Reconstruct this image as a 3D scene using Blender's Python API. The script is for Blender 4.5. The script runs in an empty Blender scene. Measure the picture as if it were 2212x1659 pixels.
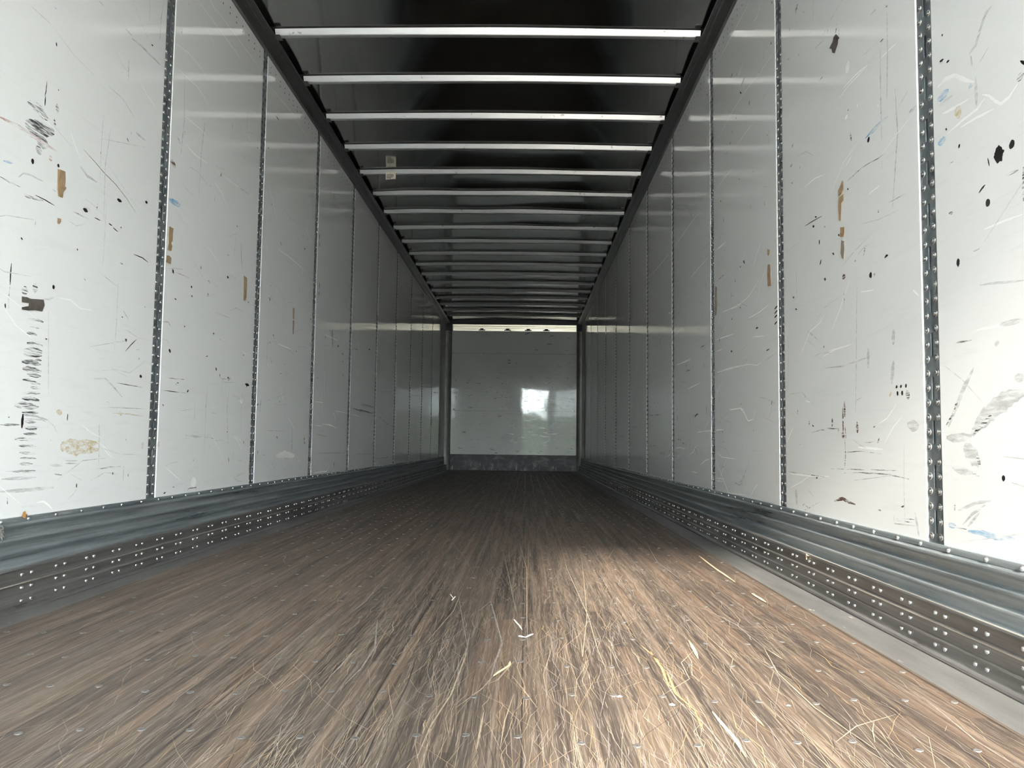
import bpy, math, random
from mathutils import Matrix, Vector

random.seed(7)
SC = bpy.context.scene
COL = SC.collection
PI = math.pi

# ------------------------------------------------------------------ camera
F_PX, YAW, PITCH, ROLL = 1802.5, 0.01693, 0.07274, 0.01233      # focal length in pixels of the 2212x1659 frame
CAM_H = 0.47873
WIDTH, XL = 2.54, 1.50983
XR = WIDTH - XL
fwd = Vector((-math.sin(YAW) * math.cos(PITCH), math.cos(YAW) * math.cos(PITCH), math.sin(PITCH)))
rt0 = Vector((math.cos(YAW), math.sin(YAW), 0))
up0 = rt0.cross(fwd)
rt = math.cos(ROLL) * rt0 + math.sin(ROLL) * up0
up = -math.sin(ROLL) * rt0 + math.cos(ROLL) * up0
cam_d = bpy.data.cameras.new('camera')
cam = bpy.data.objects.new('camera', cam_d)
COL.objects.link(cam)
cam_d.sensor_fit = 'HORIZONTAL'
cam_d.sensor_width = 36
cam_d.lens = F_PX / 2212 * 36
cam_d.clip_start = 0.02
cam.matrix_world = Matrix(((rt.x, up.x, -fwd.x, 0), (rt.y, up.y, -fwd.y, 0), (rt.z, up.z, -fwd.z, CAM_H), (0, 0, 0, 1)))
SC.camera = cam

# ------------------------------------------------------------------ sky, sun, exposure
SC.view_settings.view_transform = 'Standard'
SC.view_settings.look = 'None'
SC.view_settings.gamma = 1
SC.view_settings.exposure = 0.13
SC.view_settings.use_curve_mapping = False
SC.cycles.max_bounces = 16
SC.cycles.diffuse_bounces = 10
SC.cycles.glossy_bounces = 8
SC.cycles.sample_clamp_indirect = 12
SKY = 73.0
SUN = 23.0
world = bpy.data.worlds.new('overcast_sky')
SC.world = world
world.use_nodes = True
wn, wl = world.node_tree.nodes, world.node_tree.links
wn.clear()
w_out = wn.new('ShaderNodeOutputWorld')
w_bg = wn.new('ShaderNodeBackground')
w_tc = wn.new('ShaderNodeTexCoord')
w_sep = wn.new('ShaderNodeSeparateXYZ')
wl.new(w_tc.outputs['Generated'], w_sep.inputs[0])
w_noise = wn.new('ShaderNodeTexNoise')
w_noise.inputs['Scale'].default_value = 9
w_noise.inputs['Detail'].default_value = 4
wl.new(w_tc.outputs['Generated'], w_noise.inputs['Vector'])
w_ma = wn.new('ShaderNodeMath'); w_ma.operation = 'MULTIPLY_ADD'      # tree line height varies a little
w_ma.inputs[1].default_value = -0.03
wl.new(w_noise.outputs['Fac'], w_ma.inputs[0])
wl.new(w_sep.outputs['Z'], w_ma.inputs[2])
w_ramp = wn.new('ShaderNodeValToRGB')
els = w_ramp.color_ramp.elements
els[0].position = 0.0; els[0].color = (0.045, 0.055, 0.04, 1)
els[1].position = 0.024; els[1].color = (0.6, 0.68, 0.68, 1)
e = els.new(0.020); e.color = (0.05, 0.06, 0.045, 1)
e = els.new(0.10); e.color = (0.85, 0.92, 0.95, 1)
e = els.new(0.4); e.color = (0.95, 0.99, 1.0, 1)
wl.new(w_ma.outputs[0], w_ramp.inputs['Fac'])
wl.new(w_ramp.outputs['Color'], w_bg.inputs['Color'])
w_bg.inputs['Strength'].default_value = SKY
wl.new(w_bg.outputs[0], w_out.inputs['Surface'])

sun_d = bpy.data.lights.new('sun', 'SUN')
sun = bpy.data.objects.new('sun', sun_d)
COL.objects.link(sun)
sun_d.energy = SUN
sun_d.color = (1.0, 0.93, 0.82)
sun_d.angle = math.radians(4)                                       # sun behind thin cloud
SUN_AZ, SUN_EL = math.radians(2.8), math.radians(24.8)
sdir = Vector((math.sin(SUN_AZ) * math.cos(SUN_EL), math.cos(SUN_AZ) * math.cos(SUN_EL), -math.sin(SUN_EL)))
sun.rotation_euler = sdir.to_track_quat('-Z', 'Y').to_euler()
sun.location = (-4, -8, 7)

# ------------------------------------------------------------------ dimensions (metres)
Y_REAR, Y_FRONT = -2.2, 15.55
Z_RAIL, Z_BOW, Z_ROOF = 2.706, 2.752, 2.7815
Z_SCUFF = 0.246
POST_PITCH = 1.2395
POST_L0, POST_R0 = 3.368, 2.131                                       # first post in view on each wall
BOW_Y0, BOW_PITCH = 4.52, 0.600
WOOD_L, WOOD_R = -1.318, 0.845
RECESS = 0.003


# ------------------------------------------------------------------ helpers
def tag(o, label=None, cat=None, group=None, kind=None):
    if label: o['label'] = label
    if cat: o['category'] = cat
    if group: o['group'] = group
    if kind: o['kind'] = kind
    return o


class MB:
    """collects polygons with a material slot each and links them as one mesh object"""
    def __init__(self):
        self.v, self.f, self.m, self.sm = [], [], [], []

    def poly(self, pts, mat=0, smooth=False):
        n = len(self.v)
        self.v += [tuple(p) for p in pts]
        self.f.append(tuple(range(n, n + len(pts)))); self.m.append(mat); self.sm.append(smooth)

    def box(self, x0, x1, y0, y1, z0, z1, mat=0):
        n = len(self.v)
        self.v += [(x, y, z) for z in (z0, z1) for y in (y0, y1) for x in (x0, x1)]
        for q in ((0, 2, 3, 1), (4, 5, 7, 6), (0, 1, 5, 4), (2, 6, 7, 3), (0, 4, 6, 2), (1, 3, 7, 5)):
            self.f.append(tuple(n + i for i in q)); self.m.append(mat); self.sm.append(False)

    def bevel_box(self, x0, x1, y0, y1, z0, z1, b, face, mat=0):
        """box whose face at x1 (face=+1) or x0 (face=-1) has its y edges chamfered by b"""
        xa, xb = (x0, x1) if face > 0 else (x1, x0)
        s = 1 if face > 0 else -1
        prof = [(xa, y0), (xb - s * b, y0), (xb, y0 + b), (xb, y1 - b), (xb - s * b, y1), (xa, y1)]
        self.prism_z(prof, z0, z1, mat)

    def prism_z(self, prof, z0, z1, mat=0):
        n = len(self.v); k = len(prof)
        self.v += [(x, y, z0) for x, y in prof] + [(x, y, z1) for x, y in prof]
        for i in range(k):
            j = (i + 1) % k
            self.f.append((n + i, n + j, n + k + j, n + k + i)); self.m.append(mat); self.sm.append(False)
        self.f.append(tuple(range(n, n + k))); self.f.append(tuple(range(n + k, n + 2 * k)))
        self.m += [mat] * 2; self.sm += [False] * 2

    def sweep_y(self, prof, ys, mat=0, smooth=True, closed=False, fn=None, caps=True):
        """profile [(x, z)] swept along y"""
        n = len(self.v); k = len(prof)
        for y in ys:
            for x, z in prof:
                dx, dz = fn(x, y, z) if fn else (0, 0)
                self.v.append((x + dx, y, z + dz))
        for a in range(len(ys) - 1):
            for i in range(k if closed else k - 1):
                j = (i + 1) % k
                self.f.append((n + a * k + i, n + a * k + j, n + (a + 1) * k + j, n + (a + 1) * k + i))
                self.m.append(mat); self.sm.append(smooth)
        if closed and caps:
            self.f.append(tuple(range(n, n + k))); self.f.append(tuple(range(n + (len(ys) - 1) * k, n + len(ys) * k)))
            self.m += [mat] * 2; self.sm += [False] * 2

    def lathe(self, prof, c, axis, mat=0, seg=12):
        """profile [(radius, height)] turned about axis ('x','-x','y','-y','z') at point c"""
        n = len(self.v)
        ax = {'x': Vector((1, 0, 0)), '-x': Vector((-1, 0, 0)), 'z': Vector((0, 0, 1)), '-y': Vector((0, -1, 0)), '-z': Vector((0, 0, -1))}[axis]
        a = ax.orthogonal().normalized(); b = ax.cross(a)
        c = Vector(c)
        for r_, h in prof:
            for s in range(seg):
                t = 2 * PI * s / seg
                self.v.append(tuple(c + ax * h + (a * math.cos(t) + b * math.sin(t)) * r_))
        for i in range(len(prof) - 1):
            for s in range(seg):
                t = (s + 1) % seg
                self.f.append((n + i * seg + s, n + i * seg + t, n + (i + 1) * seg + t, n + (i + 1) * seg + s))
                self.m.append(mat); self.sm.append(True)
        self.f.append(tuple(n + (len(prof) - 1) * seg + s for s in range(seg))); self.m.append(mat); self.sm.append(True)

    def mesh(self, name, mats, origin=(0, 0, 0)):
        me = bpy.data.meshes.new(name)
        ox, oy, oz = origin
        me.from_pydata([(x - ox, y - oy, z - oz) for x, y, z in self.v], [], self.f)
        for m_ in mats: me.materials.append(m_)
        for p, mi, s in zip(me.polygons, self.m, self.sm):
            p.material_index = mi; p.use_smooth = s
        me.update()
        return me

    def build(self, name, mats, origin=(0, 0, 0), parent=None):
        if not isinstance(mats, (list, tuple)): mats = [mats]
        o = bpy.data.objects.new(name, self.mesh(name, mats, origin))
        COL.objects.link(o)
        o.location = origin
        if parent:
            o.parent = parent
            o.location = Vector(origin) - parent.location
        return o


def inst(name, me, loc, parent=None):
    o = bpy.data.objects.new(name, me)
    COL.objects.link(o)
    o.location = Vector(loc) - (parent.location if parent else Vector())
    if parent: o.parent = parent
    return o


def lin(c):
    return tuple(((v / 255) / 12.92 if v / 255 <= 0.04045 else ((v / 255 + 0.055) / 1.055) ** 2.4) for v in c)


# ------------------------------------------------------------------ materials
class NT:
    def __init__(self, name):
        self.mat = bpy.data.materials.new(name)
        self.mat.use_nodes = True
        self.n, self.l = self.mat.node_tree.nodes, self.mat.node_tree.links
        self.b = self.n['Principled BSDF']
        self.out = self.n['Material Output']
        g = self.n.new('ShaderNodeNewGeometry')
        self.pos = g.outputs['Position']

    def mapping(self, scale, loc=(0, 0, 0), rot=(0, 0, 0)):
        m = self.n.new('ShaderNodeMapping')
        m.inputs['Scale'].default_value = scale
        m.inputs['Location'].default_value = loc
        m.inputs['Rotation'].default_value = rot
        self.l.new(self.pos, m.inputs['Vector'])
        return m.outputs[0]

    def noise(self, scale=(1, 1, 1), detail=4, rough=0.55, dist=0.0, loc=(0, 0, 0), rot=(0, 0, 0)):
        t = self.n.new('ShaderNodeTexNoise')
        t.inputs['Scale'].default_value = 1
        t.inputs['Detail'].default_value = detail
        t.inputs['Roughness'].default_value = rough
        t.inputs['Distortion'].default_value = dist
        self.l.new(self.mapping(scale, loc, rot), t.inputs['Vector'])
        return t.outputs['Fac']

    def ramp(self, fac, stops):
        r_ = self.n.new('ShaderNodeValToRGB')
        el = r_.color_ramp.elements
        el[0].position, el[0].color = stops[0][0], (*stops[0][1], 1)
        el[1].position, el[1].color = stops[-1][0], (*stops[-1][1], 1)
        for p, c in stops[1:-1]:
            k = el.new(p); k.color = (*c, 1)
        self.l.new(fac, r_.inputs['Fac'])
        return r_.outputs['Color']

    def range(self, fac, a, b, c=0.0, d=1.0):
        m = self.n.new('ShaderNodeMapRange')
        m.inputs[1].default_value, m.inputs[2].default_value = a, b
        m.inputs[3].default_value, m.inputs[4].default_value = c, d
        self.l.new(fac, m.inputs[0])
        return m.outputs[0]

    def math(self, op, a, b=None, c=None):
        m = self.n.new('ShaderNodeMath'); m.operation = op
        for i, v in enumerate((a, b, c)):
            if v is None: continue
            if isinstance(v, (int, float)): m.inputs[i].default_value = v
            else: self.l.new(v, m.inputs[i])
        return m.outputs[0]

    def mix(self, fac, a, b, blend='MIX'):
        m = self.n.new('ShaderNodeMix'); m.data_type = 'RGBA'; m.blend_type = blend
        for s, v in ((m.inputs[0], fac), (m.inputs[6], a), (m.inputs[7], b)):
            if isinstance(v, (int, float)): s.default_value = v
            elif isinstance(v, tuple): s.default_value = (*v, 1)
            else: self.l.new(v, s)
        return m.outputs[2]

    def xyz(self):
        s = self.n.new('ShaderNodeSeparateXYZ')
        self.l.new(self.pos, s.inputs[0])
        return s.outputs

    def bump(self, h, strength, dist=0.01):
        b = self.n.new('ShaderNodeBump')
        b.inputs['Strength'].default_value = strength
        b.inputs['Distance'].default_value = dist
        self.l.new(h, b.inputs['Height'])
        self.l.new(b.outputs[0], self.b.inputs['Normal'])

    def set(self, **kw):
        names = dict(color='Base Color', rough='Roughness', metal='Metallic', spec='Specular IOR Level', ior='IOR')
        for k, v in kw.items():
            s = self.b.inputs[names[k]]
            if isinstance(v, tuple): s.default_value = (*v, 1)
            elif isinstance(v, (int, float)): s.default_value = v
            else: self.l.new(v, s)
        return self


def plain(name, color, rough=0.5, metal=0.0, var=0.12, scale=14):
    t = NT(name)
    n = t.noise((scale,) * 3, 4)
    c = t.mix(t.range(n, 0.3, 0.7), tuple(v * (1 - var) for v in color), tuple(min(1, v * (1 + var)) for v in color))
    return t.set(color=c, rough=rough, metal=metal).mat


def make_panel_mat(name, base, dirt, rough0, spec=0.5, bump=0.06):
    """glossy white liner: rubbed-in grey dirt in streaks along the load direction, faint scratches"""
    t = NT(name)
    big = t.noise((0.5, 0.9, 0.9), 5, 0.6)
    streak = t.noise((4, 2.2, 26), 6, 0.7, 0.4)
    fine = t.noise((6, 5, 90), 4, 0.7)
    diag = t.noise((3, 2.0, 60), 5, 0.75, 0.2, rot=(0.6, 0, 0))
    m1 = t.range(streak, 0.56, 0.80)
    m2 = t.math('MULTIPLY', t.range(fine, 0.58, 0.8), t.range(big, 0.45, 0.65))
    m3 = t.math('MULTIPLY', t.range(diag, 0.62, 0.8), 0.6)
    tot = t.math('MINIMUM', t.math('ADD', t.math('ADD', t.math('MULTIPLY', m1, 0.32), t.math('MULTIPLY', m2, 0.45)), t.math('MULTIPLY', m3, 0.45)), 1.0)
    z = t.xyz()[2]
    low = t.range(z, 0.2, 2.0, 1.0, 0.35)                            # more rubbing where cargo touches
    tot = t.math('MULTIPLY', tot, low)
    tone = t.mix(t.range(big, 0.3, 0.7), tuple(v * 0.96 for v in base), base)
    c = t.mix(t.math('MULTIPLY', tot, 0.6), tone, dirt)
    r_ = t.math('ADD', t.math('MULTIPLY', tot, 0.20), rough0)
    t.set(color=c, rough=r_, spec=spec)
    t.bump(t.noise((1.2, 1.4, 1.0), 3), bump, 0.02)
    return t.mat


M = {}
M['panel'] = make_panel_mat('white_liner', (0.905, 0.915, 0.905), (0.42, 0.41, 0.40), 0.075)
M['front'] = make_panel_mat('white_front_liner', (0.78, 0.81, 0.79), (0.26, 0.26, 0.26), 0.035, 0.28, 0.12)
M['skin'] = plain('outer_skin', (0.7, 0.7, 0.7), 0.4)

t = NT('galvanized_post')
n1 = t.noise((30, 30, 14), 5, 0.6); n2 = t.noise((8, 8, 5), 3)
c = t.mix(t.range(n1, 0.35, 0.7), (0.15, 0.175, 0.19), (0.30, 0.335, 0.345))
c = t.mix(t.range(n2, 0.55, 0.7), c, (0.34, 0.37, 0.37))
t.set(color=c, rough=t.range(n1, 0.3, 0.7, 0.3, 0.44), metal=0.62)
M['post'] = t.mat
M['rivet'] = plain('zinc_rivet', (0.55, 0.57, 0.57), 0.24, 0.9, 0.1, 60)
M['bright_rivet'] = plain('bright_rivet_head', (0.92, 0.93, 0.92), 0.3, 0.0, 0.05, 60)
M['dark'] = plain('dark_recess', (0.012, 0.013, 0.014), 0.8)

t = NT('galvanized_scuff_liner')
n1 = t.noise((20, 1.2, 40), 6, 0.65, 0.2); n2 = t.noise((10, 2.5, 60), 6, 0.75); n3 = t.noise((2, 0.7, 4), 3)
c = t.mix(t.range(n1, 0.35, 0.65), (0.22, 0.255, 0.27), (0.46, 0.50, 0.51))
c = t.mix(t.range(n2, 0.58, 0.72), c, (0.66, 0.66, 0.62))
c = t.mix(t.math('MULTIPLY', t.range(n2, 0.36, 0.30), 0.5), c, (0.08, 0.08, 0.08))
t.set(color=c, rough=t.range(n1, 0.3, 0.7, 0.26, 0.42), metal=0.65)
M['scuff'] = t.mat

t = NT('aluminium_base_rail')
n1 = t.noise((20, 1.0, 50), 6, 0.7); n2 = t.noise((12, 3, 30), 5, 0.7)
c = t.mix(t.range(n1, 0.35, 0.65), (0.19, 0.185, 0.18), (0.36, 0.35, 0.34))
c = t.mix(t.range(n2, 0.66, 0.78), c, (0.10, 0.085, 0.08))
c = t.mix(t.range(n1, 0.68, 0.76), c, (0.5, 0.48, 0.43))
t.set(color=c, rough=t.range(n1, 0.3, 0.7, 0.28, 0.48), metal=0.8)
M['rail'] = t.mat

t = NT('rubbed_bright_edge')
n1 = t.noise((20, 2.0, 50), 6, 0.7)
t.set(color=t.mix(t.range(n1, 0.35, 0.6), (0.24, 0.22, 0.20), (0.62, 0.58, 0.50)), rough=0.38, metal=0.6)
M['rail_edge'] = t.mat

t = NT('roof_sheet_metal')
n1 = t.noise((1.2, 1.2, 1), 4); n2 = t.noise((2, 40, 2), 3)
t.set(color=t.mix(t.range(n1, 0.3, 0.7), (0.42, 0.428, 0.42), (0.46, 0.468, 0.46)), rough=t.range(n1, 0.3, 0.7, 0.07, 0.11), metal=1.0)
M['roof'] = t.mat

M['mirror_mask'] = plain('roof_mirror_mask', (0.018, 0.02, 0.021), 0.5, 0.0, 0.3, 20)  # dark band painted beside each bow to suppress its reflection in the sheet

t = NT('roof_bow_steel')
n1 = t.noise((3, 30, 30), 5, 0.6); n2 = t.noise((25, 25, 25), 4)
c = t.mix(t.range(n1, 0.35, 0.65), (0.70, 0.72, 0.73), (0.80, 0.82, 0.82))
c = t.mix(t.range(n2, 0.66, 0.74), c, (0.30, 0.28, 0.26))
t.set(color=c, rough=0.36, metal=0.93)
M['bow'] = t.mat

t = NT('roof_rail_aluminium')
n1 = t.noise((30, 0.8, 30), 4)
t.set(color=t.mix(t.range(n1, 0.35, 0.65), (0.17, 0.175, 0.175), (0.23, 0.235, 0.235)), rough=0.38, metal=0.85)
M['top_rail'] = t.mat

t = NT('floor_edge_steel')
n1 = t.noise((14, 2.0, 10), 5, 0.65); n2 = t.noise((40, 12, 10), 4)
c = t.mix(t.range(n1, 0.3, 0.7), (0.105, 0.104, 0.102), (0.175, 0.173, 0.168))
c = t.mix(t.range(n2, 0.68, 0.76), c, (0.5, 0.46, 0.38))
t.set(color=c, rough=0.5, metal=0.35)
M['edge'] = t.mat

# hardwood: 28 mm laminated strips in 279 mm boards, worn grey-brown, darker deeper inside
t = NT('worn_hardwood')
X, Y, Z = t.xyz()
STRIP = 0.0279
xo = t.math('ADD', X, 2.0 - 0.046 + 8 * 0.0279 * 0.0)
si = t.math('FLOOR', t.math('DIVIDE', xo, STRIP))
wn1 = t.n.new('ShaderNodeTexWhiteNoise'); wn1.noise_dimensions = '1D'
t.l.new(si, wn1.inputs['W'])
yo = t.math('FLOOR', t.math('DIVIDE', t.math('ADD', Y, t.math('MULTIPLY', wn1.outputs['Value'], 3.0)), 0.9))
cx = t.n.new('ShaderNodeCombineXYZ')
t.l.new(si, cx.inputs[0]); t.l.new(yo, cx.inputs[1])
wn2 = t.n.new('ShaderNodeTexWhiteNoise'); wn2.noise_dimensions = '2D'
t.l.new(cx.outputs[0], wn2.inputs['Vector'])
piece = wn2.outputs['Value']
g1 = t.noise((170, 3.2, 1), 6, 0.7, 0.3)
g2 = t.noise((46, 1.1, 1), 6, 0.7, 0.5)
g3 = t.noise((7, 0.8, 1), 5, 0.65, 0.3)
g4 = t.noise((420, 9, 1), 3, 0.6)
base = t.ramp(piece, [(0.0, (0.070, 0.056, 0.047)), (0.35, (0.118, 0.092, 0.073)), (0.7, (0.155, 0.118, 0.090)), (1.0, (0.185, 0.126, 0.088))])
c = t.mix(t.range(g3, 0.35, 0.65), t.mix(0.45, base, (0.075, 0.06, 0.05)), base)
c = t.mix(t.math('MULTIPLY', t.range(g2, 0.52, 0.70), 0.75), c, (0.27, 0.215, 0.165))
c = t.mix(t.math('MULTIPLY', t.range(g2, 0.46, 0.34), 0.75), c, (0.04, 0.033, 0.03))
c = t.mix(t.math('MULTIPLY', t.range(g1, 0.54, 0.72), 0.7), c, (0.40, 0.325, 0.25))
c = t.mix(t.math('MULTIPLY', t.range(g1, 0.46, 0.32), 0.7), c, (0.03, 0.026, 0.024))
c = t.mix(t.math('MULTIPLY', t.range(g4, 0.54, 0.68), 0.5), c, (0.40, 0.33, 0.265))
fr = t.math('FRACT', t.math('DIVIDE', xo, STRIP))
edge = t.math('MAXIMUM', t.range(fr, 0.05, 0.0), t.range(fr, 0.95, 1.0))
c = t.mix(t.math('MULTIPLY', edge, 0.30), c, (0.02, 0.017, 0.015))
fb = t.math('FRACT', t.math('DIVIDE', xo, 0.279))
edge2 = t.math('MAXIMUM', t.range(fb, 0.012, 0.0), t.range(fb, 0.988, 1.0))
c = t.mix(t.math('MULTIPLY', edge2, 0.8), c, (0.012, 0.01, 0.01))
far = t.math('ADD', t.range(Y, 2.0, 7.0), t.math('MULTIPLY', t.math('SUBTRACT', g3, 0.5), 0.9))      # darker with depth, made patchy by noise
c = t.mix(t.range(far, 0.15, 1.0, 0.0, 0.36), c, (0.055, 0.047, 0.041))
side_tone = t.math('MAXIMUM', t.range(X, 0.34, 0.62), t.range(X, -0.75, -1.15, 0.0, 0.35))                # darker along both sides, more so on the right
side_tone = t.math('MULTIPLY', side_tone, t.range(g3, 0.25, 0.6, 1.0, 0.55))
c = t.mix(t.math('MULTIPLY', side_tone, 0.62), c, t.mix(1.0, c, (0.42, 0.36, 0.32), 'MULTIPLY'))
c = t.mix(1.0, c, (0.80, 0.78, 0.77), 'MULTIPLY')
t.set(color=c, rough=t.range(g2, 0.3, 0.7, 0.62, 0.42), spec=0.35)
t.bump(t.math('ADD', g1, t.math('MULTIPLY', g4, 0.5)), 0.35, 0.002)
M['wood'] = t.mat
M['fiber_pale'] = plain('raised_pale_fibre', (0.36, 0.29, 0.21), 0.6, 0, 0.25, 40)
M['fiber_grey'] = plain('raised_grey_fibre', (0.27, 0.24, 0.215), 0.6, 0, 0.25, 40)
M['fiber_gold'] = plain('split_golden_fibre', (0.34, 0.235, 0.125), 0.6, 0, 0.25, 40)
M['fiber_dark'] = plain('dark_gouge', (0.042, 0.034, 0.029), 0.7, 0, 0.2, 40)
M['screw'] = plain('worn_screw_head', (0.16, 0.15, 0.142), 0.45, 0.5, 0.2, 80)

t = NT('black_kick_plate')
n1 = t.noise((5, 1, 12), 6, 0.75, 0.5); n2 = t.noise((30, 1, 6), 5, 0.75)
z = t.xyz()[2]
c = t.mix(t.range(n1, 0.5, 0.72), (0.022, 0.021, 0.024), (0.20, 0.20, 0.195))
c = t.mix(t.math('MULTIPLY', t.range(n2, 0.56, 0.68), t.range(z, 0.22, 0.02)), c, (0.55, 0.55, 0.53))
t.set(color=c, rough=0.5)
M['kick'] = t.mat
t = NT('front_beam_aluminium')
n1 = t.noise((2, 2, 60), 4)
t.set(color=t.mix(t.range(n1, 0.35, 0.65), (0.55, 0.51, 0.42), (0.72, 0.68, 0.57)), rough=0.3, metal=0.9)
M['beam'] = t.mat
M['corner'] = plain('corner_post_metal', (0.26, 0.255, 0.24), 0.5, 0.5, 0.2, 6)
M['gusset'] = plain('black_gusset', (0.012, 0.014, 0.018), 0.5)
M['asphalt'] = plain('asphalt', (0.16, 0.16, 0.155), 0.9)

M['tape'] = plain('brown_parcel_tape', (0.36, 0.25, 0.145), 0.42, 0, 0.2, 60)
M['tape_dark'] = plain('dirty_old_tape', (0.085, 0.075, 0.065), 0.5, 0, 0.4, 50)
M['tape_grey'] = plain('tape_glue_residue', (0.30, 0.255, 0.20), 0.6, 0, 0.35, 60)
M['paper'] = plain('cream_paper', (0.72, 0.66, 0.55), 0.7, 0, 0.1, 40)
M['ink'] = plain('black_print', (0.03, 0.03, 0.03), 0.6)
M['straw'] = plain('pale_straw', (0.62, 0.50, 0.30), 0.6, 0, 0.2, 60)
M['white_bit'] = plain('white_scrap', (0.80, 0.79, 0.76), 0.6, 0, 0.1, 60)
M['leaf'] = plain('dry_leaf', (0.26, 0.13, 0.04), 0.6, 0, 0.35, 120)
M['web'] = plain('grey_cobweb_lint', (0.13, 0.125, 0.12), 0.9, 0, 0.4, 120)


def mark(name, color, lo=None, hi=None, sc=(40, 14, 90), rough=0.2, base=(0.86, 0.87, 0.86)):
    t = NT(name)                                                      # rubbed on unevenly: the white liner shows between
    c = color if lo is None else t.mix(t.range(t.noise(sc, 4, 0.7), lo, hi), base, color)
    return t.set(color=c, rough=rough).mat


M['K'] = mark('black_rubber_mark', (0.015, 0.015, 0.016))
M['k'] = mark('black_scuff', (0.05, 0.05, 0.052), 0.46, 0.60, (60, 12, 220))
M['g'] = mark('grey_scuff', (0.46, 0.46, 0.455), 0.36, 0.70)
M['w'] = mark('white_scratch', (0.97, 0.98, 0.97), 0.30, 0.55, rough=0.35, base=(0.90, 0.91, 0.90))
M['b'] = mark('blue_rub_mark', (0.22, 0.45, 0.66), 0.38, 0.64)
M['o'] = mark('ochre_stain', (0.56, 0.40, 0.13), 0.38, 0.72, (60, 45, 110))
M['r'] = mark('pink_rub_mark', (0.55, 0.30, 0.30), 0.40, 0.66)
M['n'] = mark('brown_mark', (0.14, 0.09, 0.075), 0.38, 0.52)
MARKS = ['K', 'k', 'g', 'w', 'b', 'o', 'r', 'n']


# ------------------------------------------------------------------ reading places on the walls: (u, v) of the photograph -> (y, z) on a wall
def ray(u, v):
    return fwd + rt * ((u - 1106) / F_PX) - up * ((v - 829.5) / F_PX)


def on_x(x, u, v):
    d = ray(u, v); s = x / d.x
    return s * d.y, CAM_H + s * d.z


def on_y(y, u, v):
    d = ray(u, v); s = y / d.y
    return s * d.x, CAM_H + s * d.z


def on_floor(u, v, z=0.0):
    d = ray(u, v); s = (z - CAM_H) / d.z
    return s * d.x, s * d.y


FR = {'A': (0, 0, 2.766), 'B': (0, 500, 2.766), 'C': (1500, 0, 2.765), 'D': (1500, 500, 2.37),
      'E': (600, 400, 4.1475), 'F': (600, 750, 4.1475), 'G': (1220, 400, 4.1475), 'H': (1220, 750, 4.1475), 'P': (900, 640, 3.95)}


def px(fr, pts):
    x0, y0, s = FR[fr]
    return [(x0 + pts[i] / s, y0 + pts[i + 1] / s) for i in range(0, len(pts), 2)]


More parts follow.
